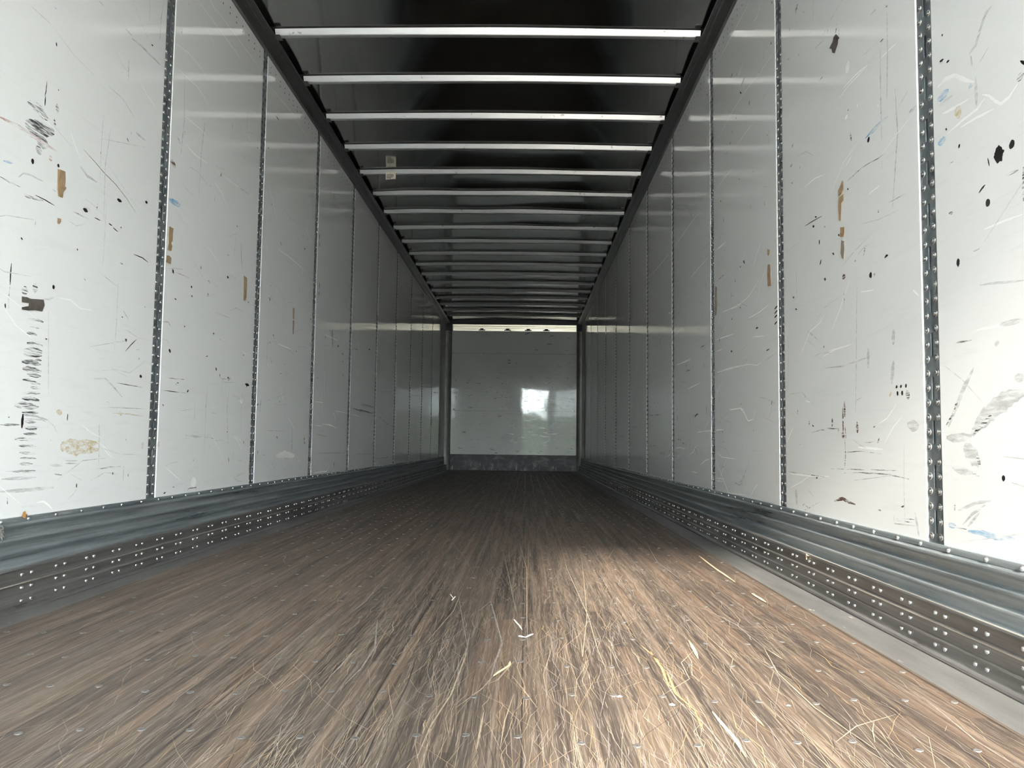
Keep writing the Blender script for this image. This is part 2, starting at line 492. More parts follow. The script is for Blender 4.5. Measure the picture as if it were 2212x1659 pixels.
MK = '''
A K .007 337,253,338,277
A K .004 280,485,275,545,268,575
A K .006 272,575,268,632
A k .035 175,605,230,650,285,715
A k .018 165,610,260,660
A k .05 150,735,230,770,325,790
A k .045 215,800,250,840,285,875
A k .03 215,880,250,915
A k .02 340,620,345,680
A k .012 325,710,330,760
A r .014 0,700,100,750,200,815,340,905
A r .02 300,930,305,965
A K .018 187,957,203,970
A K .014 345,980,353,1000
A k .005 0,1055,60,1090,125,1118
A k .010 140,1158,165,1175,200,1180
A K .0035 210,1165,270,1195,325,1228
A k .006 190,1185,260,1200
A K .0022 500,893,560,960,620,1030,690,1100,760,1190,815,1275
A K .013 700,1190,727,1205
A K .011 868,1205,882,1212
A K .014 497,1248,525,1264
A g .006 500,1240,535,1245,535,1265
A K .004 565,1300,600,1318
A K .005 650,1335,670,1348
A K .004 675,1360,705,1385
A k .004 430,1260,480,1285,530,1310
A K .004 800,1520,850,1540,885,1568
A K .006 460,1486,465,1496
A K .006 124,1420,136,1432
A k .006 715,1570,735,1580
A g .010 810,790,870,840
A g .008 750,170,790,215
A g .010 790,230,860,290,960,390
A g .006 590,5,620,35
A g .004 190,40,300,140
A g .008 770,360,768,480
A g .006 110,1060,140,1035,180,1045,260,1085
A g .010 480,995,520,1050,580,1090
A b .008 20,960,75,975
A b .006 310,1130,335,1145
A n .025 1020,960,1035,975,1050,1000
A b .026 1010,1192,1045,1212,1080,1230
A K .016 1030,1610,1038,1632
A r .004 1045,1625,1130,1660
A w .005 1040,250,1130,320,1230,440
A w .006 1050,400,1180,520,1240,610,1245,670
A w .006 1100,690,1228,797
A w .008 1110,860,1160,920,1238,975
A w .007 1180,0,1330,200,1450,370
A w .006 1250,0,1400,200,1560,420
A w .005 1600,500,1750,680,1860,860
A w .004 1280,1010,1400,1100,1520,1190
A g .012 1060,820,1080,860
A g .008 1430,1120,1490,1165
A K .006 1650,695,1667,718
A k .006 1678,885,1678,970
A K .008 1601,882,1606,888
A K .006 905,265,915,275
A K .005 348,535,352,541
B K .006 68,190,63,260,60,320
B k .005 60,320,52,400,50,460
B k .03 130,355,165,350
B k .03 195,330,225,345
B g .005 250,402,290,405,320,395
B w .006 350,395,420,410,480,460,550,472
B K .015 318,320,322,344
B k .010 165,522,215,530,260,541
B k .006 180,570,250,577
B k .010 160,606,195,610,222,620
B k .016 160,668,215,672,255,686
B k .022 140,712,200,712,252,720
B k .016 140,733,195,736,250,742
B k .016 130,778,190,780,245,798
B k .010 205,768,248,772
B k .018 135,820,175,820,248,838
B k .014 160,852,200,858,245,866
B k .013 135,885,180,895,240,915
B k .008 180,932,240,936
B k .010 140,962,190,966,240,968
B k .014 130,996,180,1000,235,1010
B k .020 85,1036,150,1038,232,1052
B k .010 130,1080,230,1084
B k .008 130,1095,225,1100
B k .010 145,1135,215,1140
B k .013 150,1172,220,1180
B k .009 140,1208,220,1212
B k .011 88,1242,150,1240,218,1246
B k .010 112,1280,215,1284
B k .008 115,1322,215,1326
B k .008 120,1355,215,1357
B k .009 110,1388,195,1389
B k .010 75,1434,140,1430,213,1432
B g .010 10,1480,215,1470
B g .012 0,1555,150,1545,320,1530
B K .013 138,1090,134,1130,130,1175
B g .006 140,1100,220,1105,280,1125,325,1165,340,1205
B g .005 145,1118,250,1125,300,1150
B k .006 0,1155,120,1155
B o .035 360,1282,400,1285
B o .05 380,1285,440,1295,490,1305
B o .026 430,1300,500,1308,590,1302
B o .03 370,1275,420,1262,500,1270,590,1262
B o .020 338,1076,370,1083
B o .005 665,1085,760,1090,860,1105
B o .012 715,1078,725,1102
B o .024 942,1262,952,1284
B o .024 850,1262,856,1296
B o .006 590,1150,595,1240
B g .005 735,470,770,530
B K .004 727,509,734,514
B K .004 750,715,780,680,815,645
B K .013 748,646,758,653
B K .013 834,864,848,869
B g .008 560,880,630,880,680,930,730,990
B k .0035 700,905,780,920,870,935
B g .004 290,480,290,980
B g .005 595,1150,590,1400
B k .005 585,1416,605,1416,640,1410,720,1405
B K .009 671,1443,677,1448
B g .006 740,1400,735,1490
B k .004 325,1450,370,1455
B g .010 300,1395,370,1400
B g .005 390,1370,465,1370
B g .005 390,1386,460,1386
B g .004 640,1050,860,1060
B w .012 220,1620,260,1613,290,1635,312,1659
B k .005 120,1650,170,1643,220,1637
B K .010 1140,328,1148,334
B K .012 1356,270,1366,277
B k .008 1243,295,1258,308
B k .010 1243,368,1243,392
B K .006 1143,382,1150,390
B K .005 1042,400,1055,408
B K .006 1480,420,1487,425
B K .0035 1440,70,1442,150,1448,225
B g .004 1410,20,1400,150
B g .007 972,540,1005,540,1028,580
B K .014 1008,706,1020,720
B g .004 965,640,1000,650,1020,700
B K .013 1290,813,1293,832
B K .006 1312,850,1315,872
B K .013 1360,868,1368,890
B K .008 1375,870,1368,888
B K .015 1465,912,1488,920
B K .008 1476,915,1472,932
B K .010 1118,960,1126,948
B g .005 1325,980,1328,880,1400,885
B k .004 945,945,1020,955,1110,965
B K .008 1438,998,1447,1002
B w .03 1435,1005,1450,1020
B K .005 970,1032,978,1042
B g .005 1165,1020,1162,1130
B k .010 1560,995,1555,1050,1550,1090
B K .006 1535,1040,1545,1030
B k .005 1110,1218,1200,1225,1270,1235,1295,1258
B g .010 1110,1220,1200,1228
B w .05 1140,1502,1172,1498
B w .025 1150,1470,1160,1520
B K .003 1120,1548,1128,1535,1172,1530,1172,1545
B w .006 990,1410,1080,1490
B k .004 1000,875,1050,880,1100,885
B K .006 1100,565,1106,569
B K .006 1272,608,1278,612
B g .003 1280,480,1380,520
B K .010 1610,393,1615,414
B k .008 1605,660,1618,668
B K .007 1632,613,1636,628
B K .006 1768,712,1772,721
B K .008 1820,98,1824,106
B k .006 1745,1150,1746,1230,1744,1310
B K .010 1745,1265,1745,1310
B n .014 1816,1230,1818,1270
B w .045 1650,1342,1700,1330,1760,1342
B K .007 1652,1224,1656,1233
B K .005 1668,1012,1672,1024
B g .004 1590,1190,1700,1192
B g .005 1640,1330,1640,1470
E K .013 375,434,374,485
E K .013 374,508,375,555
E K .013 375,872,374,930
E K .013 370,950,369,996
E K .010 239,562,241,575
E K .010 293,1195,300,1204
E k .015 288,1410,292,1440
E K .010 424,1355,428,1368
E K .010 165,1485,167,1496
E k .010 612,990,612,1120
E n .012 492,1295,492,1450
E K .010 535,1440,548,1442
E w .010 415,1335,480,1365,540,1395
E w .010 0,1420,120,1470
E k .010 690,1465,718,1478,716,1560
E K .010 812,1472,828,1472
E K .010 575,1508,585,1518
E K .010 640,1365,640,1375
E K .010 578,1578,585,1582
E w .008 0,570,100,640,250,770
E k .010 470,40,480,110
E k .010 500,50,512,150
E k .008 1232,1540,1232,1565
E k .008 1337,1450,1337,1480
E k .008 1337,1540,1338,1570
E k .008 912,1535,912,1650
E k .008 1036,1605,1036,1650
F k .020 675,550,760,570,855,592
F K .010 700,560,760,568,850,592
F K .012 742,510,800,522,862,540
F k .012 905,620,950,658
F k .008 950,658,990,695,1040,712
F k .006 915,590,960,610,985,645
F k .012 850,600,838,660,826,730
F g .030 840,650,835,720,828,790
F w .012 838,680,835,730,828,790
F k .010 828,790,824,830,830,875
F w .012 400,690,470,695,530,730
F w .010 440,695,500,710
F w .008 320,700,400,705
F w .008 515,570,560,578,620,590
F w .014 500,590,512,620,515,660
F w .008 660,605,700,610,740,625
F w .016 320,1128,380,1118,440,1110,460,1065
F w .010 870,1055,888,1022
F w .008 330,488,410,498
F k .010 1086,825,1083,950
F k .010 128,740,128,930
F n .016 237,805,236,868
F K .014 583,240,582,262
F K .014 355,265,355,282
F k .010 910,85,912,215
F k .010 1036,155,1035,270
F k .010 1160,245,1160,310
F k .010 1238,270,1240,365
F k .006 895,395,960,398,1040,398
F k .008 1300,318,1375,320
F k .008 1300,360,1375,362
F k .010 1395,405,1450,407
F k .006 1195,432,1285,434
F k .010 1240,640,1230,880
F g .008 700,960,860,955
F g .010 340,950,600,945
F k .008 880,1000,960,990,1030,985
F K .010 505,1030,504,1068
F w .006 400,360,402,680
F w .006 415,200,420,480
F g .006 340,780,450,800
C K .010 457,255,459,263
C n .020 615,25,605,80
C k .006 653,65,651,78
C k .010 852,135,843,200
C k .006 862,170,862,210
C w .008 865,585,920,510,990,440,1040,380
C w .010 885,530,960,450,1030,390
C w .006 1100,360,1150,310,1205,260
C w .006 1040,1160,1110,1105
C w .006 905,990,940,930
C w .04 905,395,925,410
C w .025 900,710,915,690
C w .006 655,1120,720,1065,780,1040
C w .008 970,620,975,640
C w .008 1095,620,1097,640
C K .007 228,437,219,463
C K .008 300,460,278,515
C K .007 272,550,281,558
C K .006 248,700,250,712
C K .005 212,850,216,860
C K .005 267,1065,270,1074
C K .006 155,1195,158,1206
C w .005 480,305,380,450,300,550,230,660,125,850
C w .005 130,1140,180,1060,230,1000
C w .006 335,0,240,180,130,390
C w .005 125,1500,190,1435
C w .005 245,880,300,800,360,720
C g .006 445,760,445,880
C k .010 590,855,583,885
C k .012 573,995,587,978
C b .010 1020,828,1090,752,1158,692
C b .006 1060,800,1110,740
C K .016 1033,848,1046,820
C k .010 930,785,938,845
C k .004 915,1080,1000,1000,1100,945,1130,920
C k .003 1140,1220,1220,1180,1310,1130
C K .003 660,1350,700,1325,762,1290
C K .006 720,1295,730,1297
C K .009 706,1352,716,1352
C K .007 745,1435,746,1458
C K .007 825,1512,834,1518
C K .007 757,1550,750,1582
C K .006 860,1402,866,1408
C K .006 913,1127,919,1132
C k .008 1100,1253,1097,1272
C K .005 1018,1466,1021,1476
C K .004 1010,1520,1014,1524
C K .018 1047,1634,1053,1650
C K .006 1075,1630,1075,1650
C k .012 1280,680,1325,630
C g .006 720,290,770,240
C g .008 1050,90,1085,55
C g .004 1120,960,1122,1010
C k .006 1140,30,1155,45
C b .022 1450,600,1485,570,1520,540
C b .014 1638,520,1660,516
C b .018 1455,860,1480,845,1502,822
C w .020 1455,520,1500,470,1560,450,1620,480,1680,490
C w .014 1480,680,1520,662,1560,640,1640,590
C w .012 1510,800,1600,720,1690,650,1735,585
C w .014 1720,565,1760,572,1800,605,1830,620,1880,580,1930,500
C w .012 1590,760,1690,700,1790,650
C g .012 1640,325,1680,270,1710,170,1740,80,1780,30
C g .008 1650,330,1660,400
C K .04 1792,935,1820,918,1840,895
C K .014 1788,940,1850,900
C K .02 1880,878,1912,848
C K .02 1740,1216,1766,1206
C K .018 1568,1568,1584,1566
C K .010 1577,871,1586,872
C K .03 1962,385,1969,365
C k .018 1925,475,1969,440
C k .010 1966,990,1966,1200
C w .010 1730,1370,1850,1320,1960,1280
C g .008 1455,640,1500,600,1540,570
C k .004 1500,1000,1545,965
C k .008 1520,1275,1545,1270
C k .006 1860,1050,1935,1015
C K .006 1500,770,1508,775
C K .006 1478,205,1482,215
C k .004 1665,1505,1720,1470
C o .03 1560,650,1590,690
C g .014 1680,460,1685,640
D K .008 640,42,640,66
D K .008 648,145,645,167
D K .007 709,112,715,118
D k .008 875,68,868,122
D K .006 736,15,741,20
D n .018 757,234,773,230
D K .010 664,243,673,246
D K .020 898,222,908,222
D K .010 904,210,906,236
D k .012 922,206,922,228
D K .006 504,336,511,340
D K .006 517,396,525,400
D k .005 766,310,768,400
D k .010 820,150,828,155
D K .012 1034,788,1036,803
D K .011 1056,786,1059,800
D K .011 1080,784,1086,797
D K .012 1038,818,1042,840
D K .013 1062,816,1066,838
D K .018 1087,815,1092,845
D k .024 1088,815,1098,858
D o .02 1000,825,1006,840
D w .010 660,640,720,605,800,578
D w .008 690,610,740,598,790,585
D w .014 838,1105,900,1110,965,1115
D w .005 570,865,585,874,600,870
D w .010 490,1240,600,1252,690,1255
D w .006 850,310,920,300
D n .014 768,870,770,950
D n .010 760,900,762,1050
D n .022 755,1035,768,1052
D n .008 772,1000,776,1060
D k .007 770,1060,774,1150,768,1215
D n .013 706,955,706,1002
D n .020 833,975,835,1032
D k .010 588,968,588,992
D K .005 603,992,611,998
D k .006 600,1030,680,1010,740,1010
D k .004 860,1080,920,1076
D k .006 916,1000,926,997
D k .004 765,1237,860,1235,1000,1245,1100,1268
D k .003 700,1215,900,1220,1100,1228
D k .003 780,1130,860,1125,960,1140
D k .003 480,1230,580,1245,680,1258
D n .012 718,1380,740,1372,760,1368,780,1380,825,1398
D g .024 520,1320,525,1400
D g .004 1020,1455,1025,1495,1080,1502,1140,1508
D k .003 1030,1480,1130,1490
D k .003 1025,1470,1130,1475
D g .022 1020,500,1018,580
D g .022 1020,660,1010,780
D g .018 890,590,890,700
D g .03 1090,990,1150,1000
D g .012 1130,1440,1150,1560
D k .003 470,1420,560,1430,650,1380
D k .003 550,1415,560,1395,590,1420
D g .005 580,510,640,560
D w .010 1118,298,1150,330
D g .005 660,700,760,690,900,640
D w .008 115,720,180,705,230,690,280,680,320,685,340,670
D w .010 180,912,235,905,255,930,275,970,300,962,312,915
D w .009 110,1170,140,1250,175,1340,265,1350
D w .008 115,1130,140,1155,210,1165
D w .007 110,1262,150,1267
D w .006 110,1275,150,1280
D g .010 205,1285,235,1300,250,1260,280,1180
D w .006 145,410,220,385,280,330,330,250
D w .008 275,445,330,415,380,375
D w .010 110,555,200,525
D w .010 20,1025,150,1015
D w .006 300,540,360,535
D K .010 250,150,258,164
D K .006 232,184,238,178
D K .010 127,546,129,564
D k .007 189,308,187,352
D K .006 190,445,193,452
D K .006 186,612,194,614
D K .005 368,610,384,602
D K .008 315,496,326,492
D K .006 233,388,237,392
D K .006 208,240,210,262
D K .008 410,398,426,380
D K .008 410,420,426,404
D K .008 410,440,424,428
D K .008 410,476,424,460
D g .016 1300,1000,1340,900,1380,800,1430,700
D k .006 1285,1000,1320,940,1350,870
D g .045 1420,1040,1470,970,1530,910,1600,860,1687,825
D k .012 1430,1035,1480,985,1520,940
D g .022 1290,1055,1350,1058,1420,1045
D g .045 1380,1100,1420,1140,1460,1195
D k .012 1445,1150,1465,1200
D k .008 1320,1212,1380,1222,1460,1254
D g .02 1330,1215,1420,1235
D K .014 1574,1262,1591,1263
D g .006 1460,275,1530,265,1600,260,1687,250
D w .012 1405,520,1470,500,1560,480,1687,455
D g .012 1560,480,1687,450
D k .005 1340,570,1420,555
D g .02 1545,560,1552,585
D b .016 1300,1500,1340,1510
D k .005 1300,1505,1395,1525
D b .014 1400,1535,1480,1545,1540,1565,1640,1570
D g .008 1375,1500,1420,1450,1490,1400
D g .008 1400,1510,1460,1440
D g .008 1350,1430,1440,1390,1520,1380
D k .006 1425,108,1445,92
D K .02 1342,160,1358,158
D g .02 1640,750,1687,745
G K .008 1600,690,1610,680
G K .008 1085,190,1092,178
G K .006 1400,140,1400,150
G K .008 1568,735,1575,728
G k .012 1115,220,1140,290
G k .006 1280,370,1285,350
G w .020 722,1134,738,1136
G w .018 930,1142,948,1150
G w .012 957,1135,962,1148
G w .006 740,840,850,720,950,590
G w .006 980,560,1100,380,1190,260
G w .006 1120,840,1200,740,1290,645
G w .006 1410,1140,1500,1100,1590,1050
G w .006 1360,580,1450,510
G k .006 1360,860,1430,800
G k .005 1490,950,1490,1060
G k .010 1525,835,1525,865
G k .008 1265,850,1265,960
G K .010 1222,1045,1225,1065
G k .012 855,1340,857,1460
G k .010 690,1420,690,1610
G k .012 1075,1190,1075,1350
G K .010 1020,1140,1022,1158
G K .010 1022,1360,1024,1366
G K .008 1385,1375,1385,1400
G K .010 1490,1490,1498,1486
G K .010 1090,1510,1092,1520
G k .010 1215,1455,1270,1425
G w .008 1410,1655,1550,1620,1655,1605
G w .006 1000,1610,1060,1590,1140,1560
G w .006 1360,1490,1410,1470
G k .020 278,1530,270,1640
G w .006 980,1350,1060,1270
H w .010 1365,228,1480,190,1560,172,1640,148
H w .008 1010,160,1130,100
H w .008 1100,375,1210,320
H w .010 1180,765,1315,742
H w .010 1350,745,1420,738
H w .008 1215,1055,1260,1015,1300,1000
H w .008 990,908,1030,898,1080,915
H K .012 1166,625,1180,605,1195,597
H K .010 1165,605,1168,632
H k .014 1270,515,1268,580
H k .012 1270,590,1270,640
H K .012 1008,548,1010,556
H K .012 1008,605,1010,658
H k .016 1090,140,1090,192
H k .010 1080,215,1125,205
H w .010 920,985,940,965,955,935
H k .008 690,0,690,160
H k .006 755,880,850,885
H k .014 1005,825,1045,832
H k .008 1040,855,1070,862,1095,888
H k .006 1160,895,1185,940,1198,990
H w .008 1135,1115,1160,1118,1185,1126
H w .008 655,480,655,720
H w .005 675,560,675,700
H K .010 805,498,805,510
H K .010 838,490,835,505
H k .018 268,90,270,190
H k .010 280,100,278,180
H k .014 300,150,340,150
H k .010 325,930,335,880,355,870
H k .008 295,755,340,745
H k .010 465,800,545,795
H k .020 600,712,635,720
H g .010 480,260,550,205
H K .006 1490,38,1498,34
H K .006 1128,420,1130,440
H K .006 1285,655,1287,662
H K .008 1412,755,1416,765
H K .008 1090,45,1092,68
H K .006 1246,140,1248,185
H K .006 820,40,822,50
H k .010 755,610,860,605
H g .02 850,950,900,945
H w .008 1480,565,1530,555,1570,545,1600,560,1620,620,1640,660
H k .006 285,345,345,348
'''
FRONT_MK = '''
P K .022 325,718,342,718
P K .020 425,740,440,740
P K .022 325,792,348,792
P k .020 410,790,440,785,465,785
P k .030 315,825,355,825
P K .018 330,860,346,860
P K .014 545,815,558,815
P K .016 590,815,604,816
P K .016 680,816,692,817
P K .022 765,825,782,825
P K .018 722,745,738,745
P K .014 777,548,800,548
P K .014 777,571,800,571
P K .018 853,570,858,572
P k .030 705,655,750,655
P k .018 735,645,740,665
P k .014 452,373,466,373
P K .014 790,340,796,345
P k .012 330,330,345,330
P K .018 727,840,727,858
P k .022 718,862,735,862
P k .030 760,885,800,885
P k .028 765,870,768,895
P k .024 795,870,796,890
P k .040 855,870,890,875
P k .030 845,905,885,905
P k .022 850,930,860,935
P k .030 730,945,770,950
P k .020 890,930,910,935
P k .014 850,735,872,735
P K .016 1097,760,1102,762
P k .018 1150,772,1170,776
P k .018 1205,765,1232,766
P k .018 1195,580,1220,585
P k .014 1195,600,1240,605
P k .012 1180,665,1215,663
P k .012 1215,655,1230,650
P k .010 1215,487,1240,487
P k .016 1110,790,1130,800
P k .016 1110,860,1200,850
P k .018 1120,880,1165,878
P k .018 1260,870,1310,872
P k .020 1230,825,1260,830
P k .020 1290,880,1350,880
P k .020 1290,900,1350,905
P k .020 1200,935,1240,942
P k .016 1275,938,1310,940
P w .014 975,908,998,905
P w .010 990,815,992,835
P K .012 1300,568,1308,578
P k .040 800,1240,825,1215
P k .030 805,1175,822,1180
P k .018 825,1244,885,1246
P k .026 775,1285,800,1288
P k .010 850,1250,900,1240
P K .018 665,1335,690,1338
P K .014 960,1328,975,1322
P k .012 1050,1195,1135,1198
P k .012 1132,1170,1132,1240
P k .012 1275,1300,1315,1300
P k .012 1275,1325,1315,1325
P k .012 990,1100,1010,1100
P k .014 965,1100,985,1100
P k .014 1020,1160,1045,1160
P k .014 940,1060,970,1065
P k .012 780,1025,820,1030
P k .012 640,1165,700,1160
P k .012 540,1110,545,1080
P k .012 760,1350,790,1350
P w .02 1040,1300,1048,1304
P w .02 968,1210,972,1212
P w .02 905,1100,908,1108
P k .012 900,1330,905,1310
P k .010 510,940,510,960
P K .010 360,1285,366,1286
P k .012 500,900,540,905
P k .008 500,1085,620,1085
P k .008 720,1150,850,1160
P k .008 1140,1120,1170,1085
P k .008 560,1000,620,1010
P K .012 720,290,722,292
P k .012 905,340,915,342
'''


def parse(txt):
    out = []
    for ln in txt.strip().splitlines():
        fr, kind, w, pts = ln.split()
        out.append((kind, float(w), px(fr, [float(a) for a in pts.split(',')])))
    return out


def ribbon(pts, w, seed=0):
    """2-D polyline with pointed ends and an uneven width -> quads"""
    rn = random.Random(seed)
    dense = []
    for (a, b), (c_, d) in zip(pts, pts[1:]):
        L = math.hypot(c_ - a, d - b)
        k = max(5, min(16, int(L / max(w, 0.01)) + 1))
        dense += [(a + (c_ - a) * i / k, b + (d - b) * i / k) for i in range(k)]
    dense.append(pts[-1])
    L, R = [], []
    n = len(dense)
    for i, (a, b) in enumerate(dense):
        p, q = dense[max(0, i - 1)], dense[min(n - 1, i + 1)]
        dx, dy = q[0] - p[0], q[1] - p[1]
        h = math.hypot(dx, dy) or 1e-6
        e_ = min(1.0, 0.35 + 2.2 * min(i, n - 1 - i) / max(1, n - 1))
        hw = 0.5 * w * e_ * rn.uniform(0.8, 1.1)
        hw2 = 0.5 * w * e_ * rn.uniform(0.8, 1.1)
        L.append((a - dy / h * hw, b + dx / h * hw)); R.append((a + dy / h * hw2, b - dx / h * hw2))
    return [(L[i], L[i + 1], R[i + 1], R[i]) for i in range(n - 1)]


# ------------------------------------------------------------------ marks of each wall, in (y, z)
wall_marks = {-1: [], 1: []}
for kind, w, pts in parse(MK):
    side = -1 if pts[0][0] < 1106 else 1
    X_ = -XL if side < 0 else XR
    if kind == 'w' and w < .03: w *= .55
    wall_marks[side].append((kind, w, [on_x(X_, *p) for p in pts]))


def random_marks(rn, y0, y1, z0, z1, n):
    out = []
    for _ in range(n):
        y = rn.uniform(y0 + .03, y1 - .03); z = z0 + (z1 - z0) * rn.random() ** 1.5
        k = rn.random()
        if k < 0.40:
            L = rn.uniform(.006, .03); a = rn.choice([0, PI / 2]) + rn.gauss(0, .35)
            kind, w = rn.choice('Kkk'), rn.uniform(.003, .007)
        elif k < 0.80:
            L = rn.uniform(.06, .35); a = rn.gauss(0.0, .25); kind, w = 'g', rn.uniform(.0015, .0035)
        elif k < 0.88:
            L = rn.uniform(.1, .4); a = PI / 2 + rn.gauss(0, .05); kind, w = 'g', rn.uniform(.003, .008)
        else:
            L = rn.uniform(.08, .3); a = rn.gauss(-0.42, .15); kind, w = 'w', rn.uniform(.0015, .0035)
        dy, dz = L * math.cos(a) / 2, L * math.sin(a) / 2
        c_ = rn.gauss(0, .06) * L
        pts = [(y - dy, z - dz), (y - dz * c_ * 4, z + c_), (y + dy, z + dz)]
        if all(y0 + .01 < p[0] < y1 - .01 and z0 + .01 < p[1] < z1 - .01 for p in pts):
            out.append((kind, w, pts))
    return out


# ------------------------------------------------------------------ shell: floor, skins, roof, ground
TH = 0.045
for nm, xa, xb in (('wall_left', -XL - TH, -XL - 0.016), ('wall_right', XR + 0.016, XR + TH)):
    b = MB(); b.box(xa, xb, Y_REAR, Y_FRONT + 0.1, -0.06, 2.84)
    # liner continues behind the camera as one plain sheet
    inner = (-XL - 0.016, -XL) if nm == 'wall_left' else (XR, XR + 0.016)
    end = POST_L0 - POST_PITCH - 0.03 if nm == 'wall_left' else POST_R0 - POST_PITCH - 0.03
    b.box(inner[0], inner[1], Y_REAR, end, 0.25, 2.80, 1)
    tag(b.build(nm, [M['skin'], M['panel']]), kind='structure')
b = MB(); b.box(-XL - TH, XR + TH, Y_FRONT + 0.03, Y_FRONT + 0.1, -0.06, 2.84)
tag(b.build('wall_front', M['dark']), kind='structure')


def roof_wave(x, y):
    k = math.exp(-((y - 7.7) / 1.0) ** 2)
    a = 0.0004 + 0.0022 * k
    s = (math.sin(2 * PI * (x * 0.9 + 0.3 * y) + 1.3 * math.sin(y * 2.1)) + 0.7 * math.sin(2 * PI * (y / 0.6 + 0.25 * math.sin(x * 2.3))) +
         0.5 * math.sin(x * 5.1 + y * 3.3))
    crown = 0.012 * (1 - ((x + 0.24) / 1.2) ** 2)
    d = abs((y - BOW_Y0 + BOW_PITCH / 2) % BOW_PITCH - BOW_PITCH / 2)
    q = max(0.0, min(1.0, (d - 0.018) / (BOW_PITCH / 2 - .018)))
    pillow = 0.011 * (1 - (1 - q) ** 2)                                 # the thin sheet is drawn down onto each bow
    return a * s + crown + pillow


b = MB()
nx = 40
xs = [-XL + 0.03 + (WIDTH - 0.06) * i / nx for i in range(nx + 1)]
ys = [Y_REAR]
for kb in range(-10, 19):
    yb0 = BOW_Y0 + BOW_PITCH * kb
    ys += [yb0 + sg * q for q in (.018, .024, .031, .040, .052, .07, .106, .14, .19, .24, .298) for sg in (-1, 1)]
ys = sorted(y for y in set(ys) if y < Y_FRONT + .05)
ny = len(ys) - 1
for y in ys:
    for x in xs: b.v.append((x, y, Z_ROOF + roof_wave(x, y)))
for j in range(ny):
    for i in range(nx):
        a = j * (nx + 1) + i
        ym = (ys[j] + ys[j + 1]) / 2
        mirror_mask = abs((ym - BOW_Y0 + BOW_PITCH / 2) % BOW_PITCH - BOW_PITCH / 2) < .052
        b.f.append((a, a + 1, a + nx + 2, a + nx + 1)); b.m.append(2 if mirror_mask else 0); b.sm.append(True)
b.box(-XL - TH, XR + TH, Y_REAR, Y_FRONT + 0.1, 2.835, 2.855, 1)
tag(b.build('ceiling', [M['roof'], M['skin'], M['mirror_mask']]), kind='structure')

b = MB(); b.box(-XL - TH, XR + TH, Y_REAR - 0.06, Y_REAR, 2.70, 2.86)
tag(b.build('trim_1', M['skin']), kind='structure')
b = MB(); b.box(-XL, -0.15, Y_REAR - 0.05, Y_REAR - 0.005, -0.04, 2.70)   # the left leaf of the rear doors is shut, the right one open
tag(b.build('door_1', M['panel']), kind='structure')
b = MB(); b.box(XR - .15, XR, Y_REAR - 0.05, Y_REAR - 0.005, -0.04, 2.70)  # unseen frame post, added wide to keep sun and sky off the right wall
tag(b.build('trim_3', M['skin']), kind='structure')

# floor: wood sheet, its raised fibres and gouges
b = MB()
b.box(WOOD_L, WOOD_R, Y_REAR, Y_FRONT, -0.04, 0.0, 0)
b.box(-XL - TH, XR + TH, Y_REAR, Y_FRONT + 0.1, -0.08, -0.041, 5)
rn = random.Random(11)
for i in range(5200):
    y = 1.15 + 6.0 * rn.random() ** 1.9
    x = rn.gauss(0.10, 0.50) if rn.random() < 0.75 else rn.uniform(WOOD_L + .03, WOOD_R - .03)
    L = rn.choice([rn.uniform(.02, .08), rn.uniform(.05, .2), rn.uniform(.1, .45)])
    a = PI / 2 + rn.gauss(0, 0.07 if rn.random() < .8 else 0.35)
    w = rn.uniform(.0005, .0011)
    if rn.random() < .04: w *= 2.2
    m_ = rn.choices([1, 2, 3, 4], [0.42, 0.34, 0.10, 0.14])[0]
    dx, dy = L * math.cos(a) / 2, L * math.sin(a) / 2
    c_ = rn.gauss(0, .035) * L; c2 = rn.gauss(0, .03) * L
    pts = [(x - dx, y - dy), (x - dx / 3 + c_, y - dy / 3), (x + dx / 3 + c2, y + dy / 3), (x + dx, y + dy)]
    if min(p[0] for p in pts) < WOOD_L + .01 or max(p[0] for p in pts) > WOOD_R - .01 or pts[0][1] < 0: continue
    z = 0.0002 + 0.0009 * rn.random()
    for q in ribbon(pts, w, i):
        b.poly([(p[0], p[1], z) for p in q], m_)
